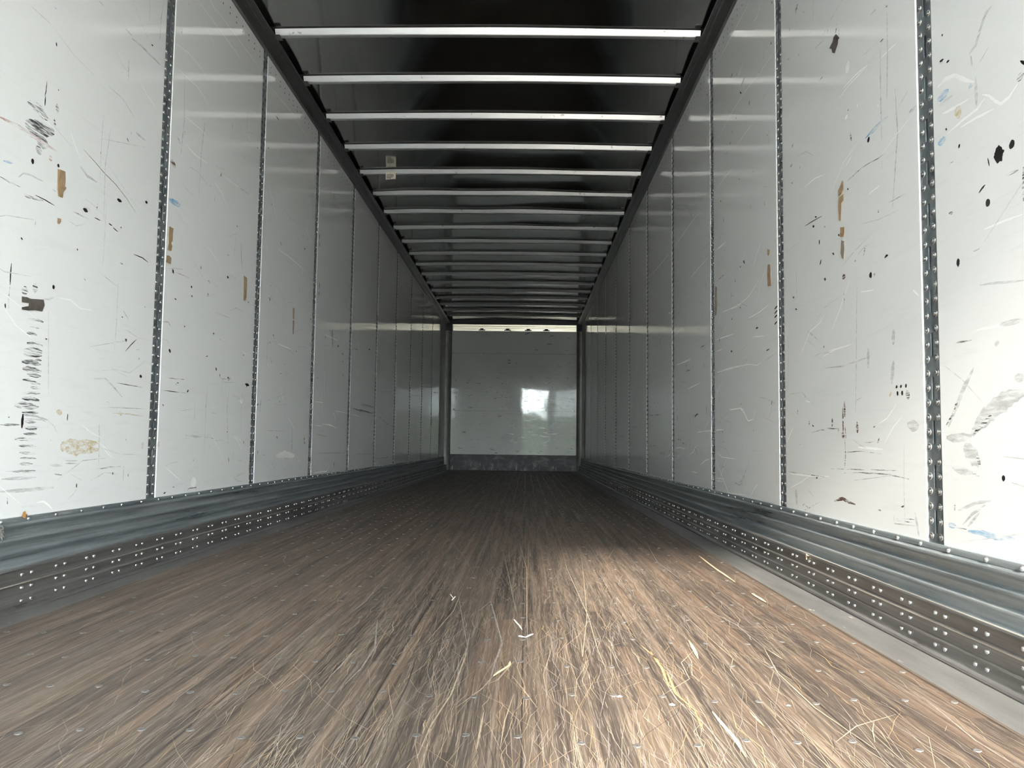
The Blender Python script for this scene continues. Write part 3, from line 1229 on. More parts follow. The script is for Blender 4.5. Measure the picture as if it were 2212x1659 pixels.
FLOOR_LINES = '''
1 .0030 1253,1180,1262,1260,1268,1335,1258,1420,1255,1380
1 .0035 1120,1165,1138,1230,1138,1330,1140,1400
1 .0020 1148,1150,1142,1180,1140,1290
1 .0030 1205,1155,1225,1230,1270,1330,1290,1400,1310,1450
2 .0040 1085,1185,1100,1250,1110,1300,1118,1330
2 .0025 955,1150,1000,1200,1035,1260
1 .0022 845,1345,815,1395,800,1430
2 .0050 820,1262,790,1300,765,1320
2 .0060 815,1340,810,1400,780,1445,745,1480
2 .0055 770,1400,735,1440,710,1465
1 .0045 1015,1370,1005,1420,975,1500,930,1570,900,1640
1 .0040 1085,1440,1040,1490,985,1530
1 .0050 1110,1430,1075,1470,1050,1480
1 .0050 1045,1540,1035,1590,1030,1620
2 .0060 1035,1320,1060,1300,1085,1390,1070,1430,1053,1490
1 .0035 1105,1460,1130,1490,1160,1530
1 .0030 1110,1500,1090,1560,1080,1620
2 .0040 1395,1170,1420,1215,1480,1260
2 .0035 1470,1300,1530,1320,1590,1350,1650,1400
1 .0025 1600,1355,1695,1356
1 .0040 1650,1400,1680,1455,1760,1530,1890,1620
1 .0030 1480,1330,1545,1390,1590,1430
2 .0030 1740,1360,1700,1353
1 .0035 1805,1605,1850,1570,1890,1558,1935,1545
1 .0030 1888,1560,1885,1580,1890,1605
3 .0090 1405,1408,1430,1445,1445,1485
3 .0080 1440,1450,1460,1500,1500,1535
3 .0060 1385,1395,1425,1430
3 .0050 1500,1535,1520,1580
1 .0060 1620,1540,1650,1570
1 .0050 1660,1405,1690,1425
4 .0040 900,1420,880,1480,850,1540
4 .0050 815,1580,790,1640,780,1657
1 .0030 920,1390,980,1320,1000,1270
2 .0030 985,1260,1010,1400,960,1500
1 .0026 1330,1180,1315,1205,1360,1230
1 .0024 1760,1190,1790,1215,1830,1240
'''
for k, ln in enumerate(FLOOR_LINES.strip().splitlines()):
    m_, w, pts = ln.split()
    q = [float(v) for v in pts.split(',')]
    P_ = [on_floor(q[i], q[i + 1]) for i in range(0, len(q), 2)]
    P_ = [(min(max(x, WOOD_L + .01), WOOD_R - .01), y) for x, y in P_]
    for r_ in ribbon(P_, float(w) * 0.7, 900 + k):
        b.poly([(p[0], p[1], 0.0013) for p in r_], int(m_))
for (u, v, L) in ():         # dark worn hollows
    x, y = on_floor(u, v)
    for q in ribbon([(x - L / 2, y), (x, y + .006), (x + L / 2, y)], .02, int(u)):
        b.poly([(p[0], p[1], 0.0003) for p in q], 4)
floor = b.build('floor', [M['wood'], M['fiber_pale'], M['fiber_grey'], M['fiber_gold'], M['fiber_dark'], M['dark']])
tag(floor, kind='structure')

# screw heads: staggered rows over each crossmember, three to a board
sb = MB(); sb.lathe([(0.0075, 0.0), (0.0070, 0.0012), (0.0035, 0.0014), (0.003, 0.0008)], (0, 0, 0), 'z', 0, 12)
screw_me = sb.mesh('screw', [M['screw']])
spots = []
rn = random.Random(5)
row = 0
y = 1.147
while y < Y_FRONT - 0.1:
    for c_ in range(24):
        x = -1.276 + 0.0911 * c_
        if not (WOOD_L + .02 < x < WOOD_R - .02): continue
        board = math.floor((x - 0.046) / 0.279)
        off = 0.028 if (board + row) % 2 == 0 else 0.0
        spots.append((x + rn.gauss(0, .004), y + off + rn.gauss(0, .003)))
    y += 0.236; row += 1
near = [p for p in spots if abs((p[0] - 0.02) * F_PX / p[1]) < 1150]
near.sort(key=lambda p: p[1])
for x, y in near[:100]: inst('screw', screw_me, (x, y, 0.0002), floor)
keep = set(near[:100])
sb = MB()
for x, y in spots:
    if (x, y) not in keep: sb.lathe([(0.0075, 0.0), (0.0070, 0.0012)], (x, y, 0.0002), 'z', 0, 8)
tag(sb.build('screw', M['screw'], parent=floor), kind='stuff')

b = MB(); b.box(-40, 40, -60, Y_REAR - 0.4, -1.30, -1.25)
tag(b.build('ground', M['asphalt']), kind='structure')

# ------------------------------------------------------------------ side walls: liner panels and posts
ORD = ['nearest', 'second', 'third', 'fourth', 'fifth', 'sixth', 'seventh', 'eighth', 'ninth', 'tenth', 'eleventh', 'twelfth', 'thirteenth',
       'fourteenth', 'fifteenth', 'sixteenth', 'seventeenth', 'eighteenth', 'nineteenth', 'twentieth']


def which(i, thing_):
    return f'nearest {thing_} to the camera' if i == 0 else f'{ORD[i]} {thing_} from the camera'


PANEL_NOTE = {(-1, 0): ', with a ladder of black scuffs and ochre stain', (-1, 1): ', with a blue smudge and a white gouge low down',
              (-1, 2): ', with a white dent above the scuff band', (-1, 3): ', with two pairs of dark slits by its post', (-1, 4): ', with long black gouges',
              (1, 0): ', with blue rubs and broad grey smears', (1, 1): ', with six black dots and a brown wavy line', (1, 2): ', with a thin white zigzag scratch low down'}
HALF_GAP = 0.038
posts = {-1: [POST_L0 + POST_PITCH * i for i in range(10)], 1: [POST_R0 + POST_PITCH * i for i in range(11)]}
for side in (-1, 1):
    X_ = -XL if side < 0 else XR
    face = -side                                                     # direction the visible face looks
    wname = 'left' if side < 0 else 'right'
    ps = posts[side]
    bounds = [(ps[0] - POST_PITCH + HALF_GAP, ps[0] - HALF_GAP)] + [(ps[i] + HALF_GAP, ps[i + 1] - HALF_GAP) for i in range(len(ps) - 1)]
    bounds.append((ps[-1] + HALF_GAP, Y_FRONT - 0.09))
    for i, (y0, y1) in enumerate(bounds):
        if y1 - y0 < .05: continue
        b = MB()
        z0, z1 = Z_SCUFF - 0.03, Z_RAIL + 0.02
        b.bevel_box(min(X_, X_ + side * .012), max(X_, X_ + side * .012), y0, y1, z0, z1, 0.005, face, 0)
        rn = random.Random(100 * (side + 2) + i)
        ms = [m_ for m_ in wall_marks[side] if y0 < sum(p[0] for p in m_[2]) / len(m_[2]) < y1]
        ms += random_marks(rn, y0, y1, Z_SCUFF, Z_RAIL - .08, 85 if i < 3 else 48)
        lay = 0
        for j, (kind, w, pts) in enumerate(ms):
            off = 0.00005 + 0.00012 * (j / max(1, len(ms)))
            for q in ribbon(pts, w, j + i * 1000):
                q = [(min(max(p[0], y0 + .002), y1 - .002), max(p[1], Z_SCUFF)) for p in q]
                b.poly([(X_ + face * off, p[0], p[1]) for p in q], 1 + MARKS.index(kind))
        # two rows of small punched holes under the roof rail
        yy = y0 + 0.055
        while yy < y1 - .04:
            for zz in (2.657, 2.627):
                pts = [(X_ + face * .0002, yy + .0048 * math.cos(t_ * PI / 4), zz + .0052 * math.sin(t_ * PI / 4)) for t_ in range(8)]
                b.poly(pts, 1)
            yy += 0.0945
        o = b.build('wall_panel', [M['panel']] + [M[k] for k in MARKS], (X_, (y0 + y1) / 2, z0))
        tag(o, f'white liner panel on the {wname} wall, {which(i, "panel")}' + PANEL_NOTE.get((side, i), ''), 'wall panel', f'liner panels on the {wname} wall')

    # rivet: washer rim with a small dome
    rb = MB(); rb.lathe([(.0095, 0), (.0092, .0016), (.0078, .0024), (.0062, .0012), (.0046, .0012), (.0040, .0034), (.0022, .0044)], (0, 0, 0), 'x' if side < 0 else '-x', 0, 14)
    rivet_me = rb.mesh('rivet', [M['rivet']])
    xf = X_ + side * RECESS                                          # front face of the post strip
    for i, yc in enumerate(ps):
        detail = i < 3
        root = bpy.data.objects.new('wall_post', None); COL.objects.link(root)
        root.location = (X_, yc, Z_SCUFF - .03)
        root.empty_display_size = .05
        tag(root, f'grey perforated steel post strip on the {wname} wall, {which(i, "strip")}', 'post strip', f'slotted posts on the {wname} wall')
        b = MB()
        sw, z = 0.0065, Z_SCUFF - .03
        hw = HALF_GAP + 0.004
        xa, xb = min(xf, xf + side * .003), max(xf, xf + side * .003)
        slots = []
        zz = 0.6645 - 0.112 * 4
        while zz < Z_RAIL - .05:
            if zz > Z_SCUFF: slots.append((zz - .0588, zz))
            zz += 0.112
        prev = z
        for s0, s1 in slots:
            b.box(xa, xb, yc - hw, yc + hw, prev, s0)
            b.box(xa, xb, yc - hw, yc - sw, s0, s1); b.box(xa, xb, yc + sw, yc + hw, s0, s1)
            prev = s1
        b.box(xa, xb, yc - hw, yc + hw, prev, Z_RAIL + .02)
        xd = xf + side * .005
        b.poly([(xd, yc - hw, z), (xd, yc + hw, z), (xd, yc + hw, Z_RAIL), (xd, yc - hw, Z_RAIL)], 0)
        rz = []
        zz = 0.6367 - 0.0374 * 10
        while zz < Z_RAIL - .01:
            if zz > Z_SCUFF + .005: rz.append(zz)
            zz += 0.0374
        strip = b.build('strip', [M['post'], M['dark']], (X_, yc, Z_SCUFF - .03), root)
        allr = [(yc + s * .0235, zr) for zr in rz for s in (-1, 1)]
        if detail:
            # the rivets that show largest are pieces of their own
            vis = sorted(allr, key=lambda p: abs(p[1] - 0.9))[:100]
            for (yy, zr) in vis: inst('rivet', rivet_me, (xf, yy, zr), root)
            rest = [p for p in allr if p not in vis]
        else:
            rest = allr
        if rest:
            b = MB()
            for (yy, zr) in rest:
                b.lathe([(.0095, 0), (.0078, .0024), (.0055, .0012), (.003, .0042)], (xf, yy, zr), 'x' if side < 0 else '-x', 0, 8)
            tag(b.build('rivet', M['rivet'], (X_, yc, Z_SCUFF - .03), root), kind='stuff')

    # ---- corrugated scuff band, riveted base rail, floor edge strip, roof rail
    s = -side                                                        # inward
    def corr(q):                                                     # a lip that juts out, then a long slope back in
        return (0.5 - 0.5 * math.cos(PI * q / .14)) if q < .14 else (1.0 if q < .22 else (0.62 + 0.38 * math.cos(PI * (q - .22) / .30) if q < .52 else 0.24 * (1 - q) / .48))
    prof = [(.000, .247), (.007, .2465), (.008, .240), (.008, .2325)]
    for k in range(118):
        tt = k / 117 * 3.25
        zc = .2315 - tt * .0405
        prof.append((.004 + .016 * corr((tt + .02) % 1.0) + .0012 * tt, zc))
    prof += [(.014, .098), (.0, .094)]
    ys_ = [Y_REAR + .02 + (Y_FRONT - .15 - Y_REAR) * k / 110 for k in range(111)]
    rw = random.Random(3 + side)
    ph = rw.uniform(0, 6)
    b = MB()
    b.sweep_y([(X_ + s * d, z) for d, z in prof], ys_, 0, True, True, fn=lambda x, y, z: (0.0008 * math.sin(y * 4 + ph) * math.sin(z * 60), 0.0008 * math.sin(y * 1.7 + ph)))
    sc = b.build('scuff_band', M['scuff'], (X_, 1.0, 0))
    tag(sc, f'bluish galvanized corrugated scuff band along the foot of the {wname} wall panels', 'scuff band')
    db = MB(); db.lathe([(.0066, 0), (.0062, .0025), (.0044, .0046), (.0016, .0054)], (0, 0, 0), 'x' if side < 0 else '-x', 0, 12)
    dome_me = db.mesh('rivet', [M['rivet']])
    fl = []
    yy = 1.31 if side > 0 else 1.36
    while yy < Y_FRONT - .15:
        fl.append((X_ + s * .008, yy + rw.gauss(0, .006), .2385)); yy += 0.1465
    for p in fl[:95]: inst('rivet', dome_me, p, sc)
    if fl[95:]:
        b = MB()
        for p in fl[95:]: b.lathe([(.0066, 0), (.0044, .0046)], p, 'x' if side < 0 else '-x', 0, 8)
        tag(b.build('rivet', M['rivet'], (X_, 1.0, 0), sc), kind='stuff')

    lip = .068 if side > 0 else .100
    bd = .045 if side > 0 else .060
    prof = [(.028, .104), (bd - .006, .1135), (bd + .003, .1145), (bd + .005, .110), (bd, .105), (bd, .0765), (bd + .001, .0725), (bd + .006, .0715), (bd + .0065, .068), (bd + .001, .0655),
            (bd + .001, .038), (bd + .002, .0345), (bd + .007, .0335), (bd + .0075, .030), (bd + .002, .0275), (bd + .003, .005), (bd + .006, .001), (lip - .002, .0005), (lip, -.004), (lip, -.016), (.028, -.016)]
    prof = [(d, z + (.0 if side > 0 else -.004)) for d, z in prof]
    b = MB()
    b.sweep_y([(X_ + s * d, z) for d, z in prof], ys_, 0, False, True, fn=lambda x, y, z: (0, 0.0005 * math.sin(y * 2.3 + ph)))
    for fi in range(len(b.f)):                                       # the rubbed-bright edges of ledge and ribs
        if fi % len(prof) in (1, 7, 8, 13) and fi < (len(ys_) - 1) * len(prof): b.m[fi] = 1
    br = b.build('base_rail', [M['rail'], M['rail_edge']], (X_, 1.0, -.016))
    tag(br, f'grey aluminium base rail with paired rivets beside the floor under the {wname} scuff band', 'base rail')
    rv = []
    yy = 1.31 if side > 0 else 1.375
    while yy < Y_FRONT - .15:
        for zz, dd in ((.091, bd), (.0535, bd + .001), (.0165, bd + .002)):
            for q in (-.0235, .0235):
                rv.append((X_ + s * dd, yy + q, zz + (.0 if side > 0 else -.003)))
        yy += 0.178
    first = [p for p in rv if p[1] > (1.55 if side > 0 else 2.15)][:100]
    for p in first: inst('rivet', dome_me, p, br)
    b = MB()
    fs = set(first)
    for p in rv:
        if p not in fs: b.lathe([(.0066, 0), (.0060, .0025), (.003, .005)], p, 'x' if side < 0 else '-x', 0, 8)
    tag(b.build('rivet', M['rivet'], (X_, 1.0, -.016), br), kind='stuff')

    wx = WOOD_L if side < 0 else WOOD_R
    xa, xb = sorted((wx, X_ + s * (lip + .012)))
    b = MB(); b.box(xa + .0005, xb, Y_REAR + .02, Y_FRONT - .02, -.040, -.0012) if side > 0 else b.box(xa, xb - .0005, Y_REAR + .02, Y_FRONT - .02, -.040, -.0012)
    tag(b.build('floor_edge_strip', M['edge'], ((xa + xb) / 2, 1.0, -.04)), f'flat grey metal strip between the wood floor and the {wname} base rail', 'floor strip')

    prof = [(.0, 2.700), (.004, 2.700), (.006, 2.706), (.010, 2.714), (.034, 2.728), (.046, 2.733), (.049, 2.737), (.053, 2.7365), (.056, 2.734), (.064, 2.738), (.078, 2.748), (.080, 2.752), (.078, 2.757),
            (.040, 2.762), (.036, 2.80), (.0, 2.80)]
    b = MB(); b.sweep_y([(X_ + s * d, z) for d, z in prof], [Y_REAR, 2.2, 6, 10, Y_FRONT - .06], 0, False, True)
    tag(b.build('roof_rail', M['top_rail'], (X_, 2.2, 2.70)), f'dark grey ribbed roof rail along the top of the {wname} wall', 'roof rail')

# ------------------------------------------------------------------ roof bows
BOWS = []
nb = 18
x0b, x1b = -XL + .083, XR - .083
crown = lambda x: 0.012 * (1 - ((x + 0.24) / 1.2) ** 2)


def bow_mesh(seed):
    b = MB(); rb_ = random.Random(seed); ph_ = rb_.uniform(0, 6)
    n = 24
    prof = [(-.033, .036), (-.0125, .0035), (-.0105, .0008), (-.008, .0), (.014, .0), (.016, .0008), (.018, .0035), (.037, .036), (.0395, .036), (.0205, .002), (.018, -.0012), (.0145, -.003), (-.0085, -.003), (-.012, -.0014), (-.0148, .0015), (-.0355, .036)]
    k = len(prof); base = 0
    for i in range(n + 1):
        x = x0b + (x1b - x0b) * i / n
        dz = crown(x) + .0012 * math.sin(x * 3 + ph_)
        for yy, zz in prof: b.v.append((x, yy, zz + dz))
    for i in range(n):
        for j in range(k):
            j2 = (j + 1) % k
            b.f.append((i * k + j, i * k + j2, (i + 1) * k + j2, (i + 1) * k + j)); b.m.append(0); b.sm.append(False)
    return b.mesh('roof_bow', [M['bow']])


bow_me = [bow_mesh(i) for i in range(3)]
cb = MB()
cb.box(-.004, .028, -.034, .036, -.0045, -.003); cb.lathe([(.006, 0), (.004, .003)], (.012, .028, -.0045), '-z', 0, 8)
clip_me = cb.mesh('end_clip', [M['top_rail']])
for i in range(-10, nb):
    y = BOW_Y0 + BOW_PITCH * i
    o = inst('roof_bow', bow_me[i % 3], (0, y, Z_BOW))
    if i < 0:                                                        # overhead, past the top edge of the view; the walls mirror them
        tag(o, 'pale galvanized roof bow overhead, nearer the camera than every bow in view', 'roof bow', 'roof bows overhead out of view')
        continue
    tag(o, f'pale galvanized roof bow across the ceiling, {which(i, "bow")}', 'roof bow', 'roof bows under the ceiling sheet')
    for x in (x0b, x1b):
        c_ = inst('end_clip', clip_me, (x, y, Z_BOW + crown(x)), o)
        if x > 0: c_.rotation_euler = (0, 0, 0); c_.location.x -= .024

# ------------------------------------------------------------------ front wall
FY = Y_FRONT


def front_sheet(name, z0, z1, label, mats, marks, n_random=0, seed=0, proud=0.0):
    b = MB()
    b.box(-1.43, XR - .05, FY - proud, FY + .012, z0, z1, 0)
    rn = random.Random(seed)
    xs0, xs1 = -1.39, XR - .09
    ms = []
    for kind, w, pts in marks:
        P_ = [on_y(FY, *p) for p in pts]
        zc = sum(p[1] for p in P_) / len(P_)
        if z0 < zc < z1: ms.append((kind, w * 0.75, P_))
    for _ in range(n_random):
        x = rn.choice([rn.uniform(xs0 + .05, xs1 - .05), min(max(rn.gauss(.35, .4), xs0 + .05), xs1 - .05)]); z = rn.uniform(z0 + .03, min(z1 - .03, 1.75) if z1 < 2.3 else z1 - .03); L = rn.uniform(.02, .12)
        a = rn.gauss(0, .2); kind = rn.choice('KkkkggKk')
        P_ = [(x - L / 2 * math.cos(a), z - L / 2 * math.sin(a)), (x + L / 2 * math.cos(a), z + L / 2 * math.sin(a))]
        ms.append((kind, rn.uniform(.005, .012), P_))
    for j, (kind, w, P_) in enumerate(ms):
        off = .0004 + .0008 * j / max(1, len(ms))
        for q in ribbon(P_, w, j + seed):
            b.poly([(min(max(p[0], xs0 - .03), xs1 + .03), FY - proud - off, min(max(p[1], z0), z1)) for p in q], 1 + MARKS.index(kind))
    o = b.build(name, mats, (-.24, FY, z0))
    tag(o, label, 'wall panel' if 'panel' in name else 'kick plate', 'front wall panels' if 'panel' in name else None)
    return o


fm = parse(FRONT_MK)
mm = [M['front']] + [M[k] for k in MARKS]
p_up = front_sheet('front_panel', 2.1815, 2.61, 'topmost white panel of the far front wall, under the aluminium beam', mm, fm, 8, 1)
p_mid = front_sheet('front_panel', 1.1045, 2.1785, 'middle white panel of the far front wall between its two seams', mm, fm, 150, 2)
p_low = front_sheet('front_panel', 0.2945, 1.1015, 'lowest white panel of the far front wall, above the black kick plate', mm, fm, 150, 3, .006)
b = MB(); b.box(-1.43, XR - .05, FY - .006, FY + .012, 0.001, .293, 0)
kp = b.build('kick_plate', M['kick'], (-.24, FY, 0.001))
tag(kp, 'scraped black kick plate at the foot of the far front wall', 'kick plate')
rb = MB(); rb.lathe([(.0115, 0), (.010, .003), (.005, .0055)], (0, 0, 0), '-y', 0, 10)
frv = rb.mesh('rivet', [M['bright_rivet']])
XRV = (-1.35, -.845, -.353, .038, .372, .905)
for x in XRV:
    inst('rivet', frv, (x, FY, 2.203), p_up) if x > 0 else None
    for z in ((2.160,) if x < 0 else ()) + (1.63, 1.124): inst('rivet', frv, (x, FY, z), p_mid)
    for z in (1.082, .745): inst('rivet', frv, (x, FY, z), p_low)
inst('rivet', frv, (-.355, FY, 2.585), p_up)

b = MB()
prof = [(FY + .02, 2.606), (FY - .004, 2.606), (FY - .006, 2.632), (FY - .016, 2.634), (FY - .018, 2.648), (FY - .010, 2.652), (FY - .018, 2.656), (FY - .020, 2.684), (FY - .012, 2.688), (FY - .020, 2.692), (FY - .022, 2.724), (FY + .02, 2.730)]
n = 2
xsb = [-1.40, XR - .08]
for x in xsb:
    for y, z in prof: b.v.append((x, y, z))
k = len(prof)
for j in range(k):
    j2 = (j + 1) % k
    b.f.append((j, j2, k + j2, k + j)); b.m.append(0); b.sm.append(False)
b.f.append(tuple(range(k))); b.f.append(tuple(range(k, 2 * k))); b.m += [0, 0]; b.sm += [False] * 2
beam = b.build('front_beam', M['beam'], (-.24, FY, 2.606))
tag(beam, 'bright cream aluminium beam across the top of the far front wall', 'beam')
for x in (-.841, -.358, .030, .370):
    b = MB()
    b.box(x - .032, x + .032, FY - .026, FY - .004, 2.628, 2.648); b.box(x - .062, x + .062, FY - .022, FY - .004, 2.612, 2.630)
    b.build('bracket_tab', M['gusset'], (x, FY, 2.61), beam)
b = MB(); b.box(-XL + .04, XR - .04, FY - .10, FY + .03, 2.732, 2.80)
tag(b.build('trim_2', M['gusset']), kind='structure')

for side in (-1, 1):
    X_ = -XL if side < 0 else XR
    s = -side
    wname = 'left' if side < 0 else 'right'
    root = bpy.data.objects.new('corner_post', None); COL.objects.link(root)
    root.location = (X_, FY, 0); root.empty_display_size = .05
    tag(root, f'rounded metal corner post where the {wname} wall meets the front wall', 'corner post')
    w = .112 if side < 0 else .088
    prof = [(X_ + s * .001, FY - .085)]
    prof += [(X_ + s * (.004 + (w - .004) * math.sin(q * PI / 16)), FY - .085 + .076 * (1 - math.cos(q * PI / 16))) for q in range(0, 9)]
    prof += [(X_ + s * w, FY - .008), (X_ + s * .001, FY - .008)]
    b = MB(); b.prism_z(prof, 0.001, 2.60)
    b.build('column', M['corner'], (X_, FY, 0), root)
    b = MB()
    xa, xb = sorted((X_ + s * .001, X_ + s * (w + .01)))
    b.box(xa, xb, FY - .13, FY - .002, 2.60, 2.732)
    tag(b.build('gusset', M['gusset'], (X_, FY, 2.6), root), 'black corner gusset at the top of the post')


# ------------------------------------------------------------------ torn tape left on the walls
def tape(side, fr, pts, mat, label, lift=.0011):
    X_ = -XL if side < 0 else XR
    P_ = [on_x(X_, *p) for p in px(fr, pts)]
    f_ = -side
    b = MB(); n = len(P_)
    cy = sum(p[0] for p in P_) / n; zb = min(p[1] for p in P_)
    front = [(X_ + f_ * (lift + .0006 + .0012 * (i % 2)), p[0], p[1]) for i, p in enumerate(P_)]
    back = [(X_ + f_ * lift, p[0], p[1]) for p in P_]
    cf = (X_ + f_ * (lift + .0008), cy, sum(p[1] for p in P_) / n)
    b.v += front + back
    b.f.append(tuple(range(n))); b.f.append(tuple(range(n, 2 * n))); b.m += [0, 0]; b.sm += [False] * 2
    for i in range(n):
        j = (i + 1) % n
        b.f.append((i, j, n + j, n + i)); b.m.append(0); b.sm.append(False)
    o = b.build('tape_strip', M[mat], (X_, cy, zb))
    tag(o, label, 'tape', 'torn tape left on the liner panels')
    return o


tape(-1, 'A', [342, 1010, 358, 1014, 388, 1025, 387, 1070, 386, 1115, 392, 1120, 391, 1130, 374, 1148, 372, 1182, 358, 1178, 345, 1172, 340, 1130, 341, 1070], 'tape',
     'broad brown tape strip with torn lower end on the nearest left panel')
tape(-1, 'A', [342, 1302, 360, 1308, 361, 1325, 348, 1338, 340, 1334], 'tape', 'small brown tape scrap below the broad strip on the nearest left panel')
tape(-1, 'B', [128, 388, 155, 392, 180, 402, 225, 405, 258, 408, 262, 440, 250, 478, 205, 470, 170, 472, 128, 466, 128, 452, 168, 446, 170, 428, 128, 422], 'tape_dark',
     'dirty dark brown tape patch above the ladder of black scuffs on the left wall')
tape(-1, 'A', [1010, 1352, 1034, 1366, 1031, 1400, 1028, 1440, 1020, 1452, 1026, 1470, 1022, 1500, 998, 1492, 1006, 1450, 1005, 1400], 'tape',
     'tall ragged brown tape strip beside the nearest left post, upper piece')
tape(-1, 'A', [995, 1525, 1008, 1528, 1022, 1542, 1016, 1578, 990, 1566], 'tape', 'short brown tape piece beside the nearest left post, lower piece')
tape(-1, 'B', [1455, 262, 1473, 278, 1472, 330, 1470, 390, 1462, 415, 1453, 410, 1454, 350], 'tape', 'slim brown tape strip just before the second left post')
tape(-1, 'B', [1748, 455, 1758, 462, 1757, 500, 1755, 525, 1748, 520], 'tape', 'narrow brown tape strip on the third left panel')
tape(-1, 'B', [1748, 530, 1756, 532, 1755, 590, 1752, 616, 1747, 612], 'tape_grey', 'pale tape residue under the narrow strip on the third left panel')
tape(1, 'C', [848, 203, 868, 225, 860, 240, 858, 262, 840, 318, 828, 315, 822, 292, 810, 290, 818, 268, 830, 250, 834, 222], 'tape_dark',
     'frayed dark brown tape scrap high on the right wall')
tape(1, 'C', [885, 1078, 892, 1085, 893, 1130, 878, 1160, 862, 1175, 862, 1140, 872, 1115], 'tape', 'pointed upper piece of the brown tape strip on the second right panel')
tape(1, 'C', [866, 1178, 894, 1160, 894, 1195, 882, 1212, 880, 1250, 878, 1318, 866, 1318, 864, 1250, 862, 1200], 'tape', 'long tapering middle piece of the brown tape strip on the second right panel')
tape(1, 'C', [874, 1358, 900, 1356, 901, 1390, 897, 1412, 872, 1416, 876, 1390], 'tape', 'short squarish lower piece of the brown tape strip on the second right panel')
tape(1, 'D', [755, 45, 772, 52, 772, 95, 769, 142, 757, 136, 753, 110], 'tape_grey', 'greyish tape residue beneath the brown tape pieces on the second right panel')
tape(1, 'D', [375, 90, 388, 95, 387, 108, 384, 124, 376, 122], 'tape', 'small brown tape piece at the top, beside the second right post')
tape(1, 'D', [377, 168, 392, 170, 391, 220, 396, 276, 377, 280, 376, 220], 'tape', 'longer brown tape strip beside the second right post')
tape(1, 'D', [108, 280, 118, 285, 117, 320, 119, 380, 113, 430, 107, 430], 'tape_grey', 'flaking tan tape strip next to the third right post')

# ------------------------------------------------------------------ label hanging from the fifth bow
yb = BOW_Y0 + BOW_PITCH * 4
lx, lz = on_y(yb - .03, 844, 382)
b = MB()
w, h = .086, .052
nseg = 6
P0 = []
for i in range(nseg + 1):
    q = i / nseg
    P0.append((-w / 2 + w * q, -.006 * math.sin(q * PI) - .003 * q, .006 * q))
for i in range(nseg):
    (xa, ya, za), (xb, yb_, zb) = P0[i], P0[i + 1]
    for dy, rev in ((0, 0), (.0006, 1)):
        pts = [(lx + xa, yb - .03 + ya + dy, lz - h / 2 + za), (lx + xb, yb - .03 + yb_ + dy, lz - h / 2 + zb), (lx + xb, yb - .028 + yb_ + dy, Z_BOW + .018), (lx + xa, yb - .028 + ya + dy, Z_BOW + .018)]
        b.poly(pts if not rev else pts[::-1], 0, True)
lab = b.build('paper_label', [M['paper']], (lx, yb - .03, lz - h / 2))
tag(lab, 'cream printed paper label hanging from the fifth roof bow', 'label')
b = MB(); rn = random.Random(4)
for r0 in range(4):
    xx = -w / 2 + .014
    zc = lz + .015 - r0 * .0095
    while xx < w / 2 - .022:
        wd = rn.uniform(.004, .012)
        yy = yb - .0365 - .0042 * math.sin((xx + w / 2) / w * PI) - .0005
        if r0 != 3 or xx < 0:
            b.poly([(lx + xx, yy, zc - .0028), (lx + xx + wd, yy, zc - .0028), (lx + xx + wd, yy, zc + .0028), (lx + xx, yy, zc + .0028)], 0)
        xx += wd + rn.uniform(.002, .005)
b.build('print', M['ink'], (lx, yb - .03, lz), lab)


# ------------------------------------------------------------------ bits on the floor
def splinter(u0, pts, w, label, mat='straw', cat='wood splinter', name='wood_splinter', rise=.002):
    P_ = [on_floor(pts[i], pts[i + 1]) for i in range(0, len(pts), 2)]
    b = MB(); dense = []
    for (a, c_), (d, e_) in zip(P_, P_[1:]):
        dense += [(a + (d - a) * q / 4, c_ + (e_ - c_) * q / 4) for q in range(4)]
    dense.append(P_[-1]); n = len(dense)
    for i, (x, y) in enumerate(dense):
        p, q = dense[max(0, i - 1)], dense[min(n - 1, i + 1)]
        dx, dy = q[0] - p[0], q[1] - p[1]; h = math.hypot(dx, dy) or 1
        e_ = min(1, .25 + 3 * min(i, n - 1 - i) / n) * w / 2
        zt = .0014 + rise * (.5 + .5 * math.sin(i * 1.3))
        b.v += [(x - dy / h * e_, y + dx / h * e_, .0014), (x, y, zt + .0012), (x + dy / h * e_, y - dx / h * e_, .0014)]
    for i in range(n - 1):
        for j in range(3):
            j2 = (j + 1) % 3
            b.f.append((3 * i + j, 3 * i + j2, 3 * i + 3 + j2, 3 * i + 3 + j)); b.m.append(0); b.sm.append(False)
    b.f += [(0, 1, 2), (3 * n - 3, 3 * n - 2, 3 * n - 1)]; b.m += [0, 0]; b.sm += [False] * 2
    cx_ = sum(p[0] for p in P_) / len(P_); cy_ = sum(p[1] for p in P_) / len(P_)
    return tag(b.build(name, M[mat], (cx_, cy_, .0014)), label, cat)


splinter(0, [1539, 1540, 1560, 1565, 1590, 1600, 1611, 1637], .007, 'long pale yellow wood splinter on the floor, longest and nearest of the splinters')
splinter(0, [1510, 1202, 1545, 1228, 1588, 1258], .008, 'long thin pale splinter on the floor toward the right base rail')
splinter(0, [1624, 1283, 1640, 1292, 1655, 1302], .010, 'short thick pale splinter on the floor beside the right metal strip')
splinter(0, [1488, 1385, 1500, 1405, 1508, 1424], .008, 'small pale splinter standing out mid-floor, right of centre')
splinter(0, [1066, 1462, 1100, 1438, 1102, 1430], .006, 'small curved pale splinter on the floor near the centre')
splinter(0, [1110, 1340, 1122, 1352, 1128, 1362], .005, 'little grey-white curl of fibre at the centre of the floor', 'white_bit', 'fibre curl', 'fiber_curl')
splinter(0, [1120, 1376, 1135, 1378, 1152, 1371], .005, 'white wavy scrap of string on the floor at the centre', 'white_bit', 'string scrap', 'string_scrap')
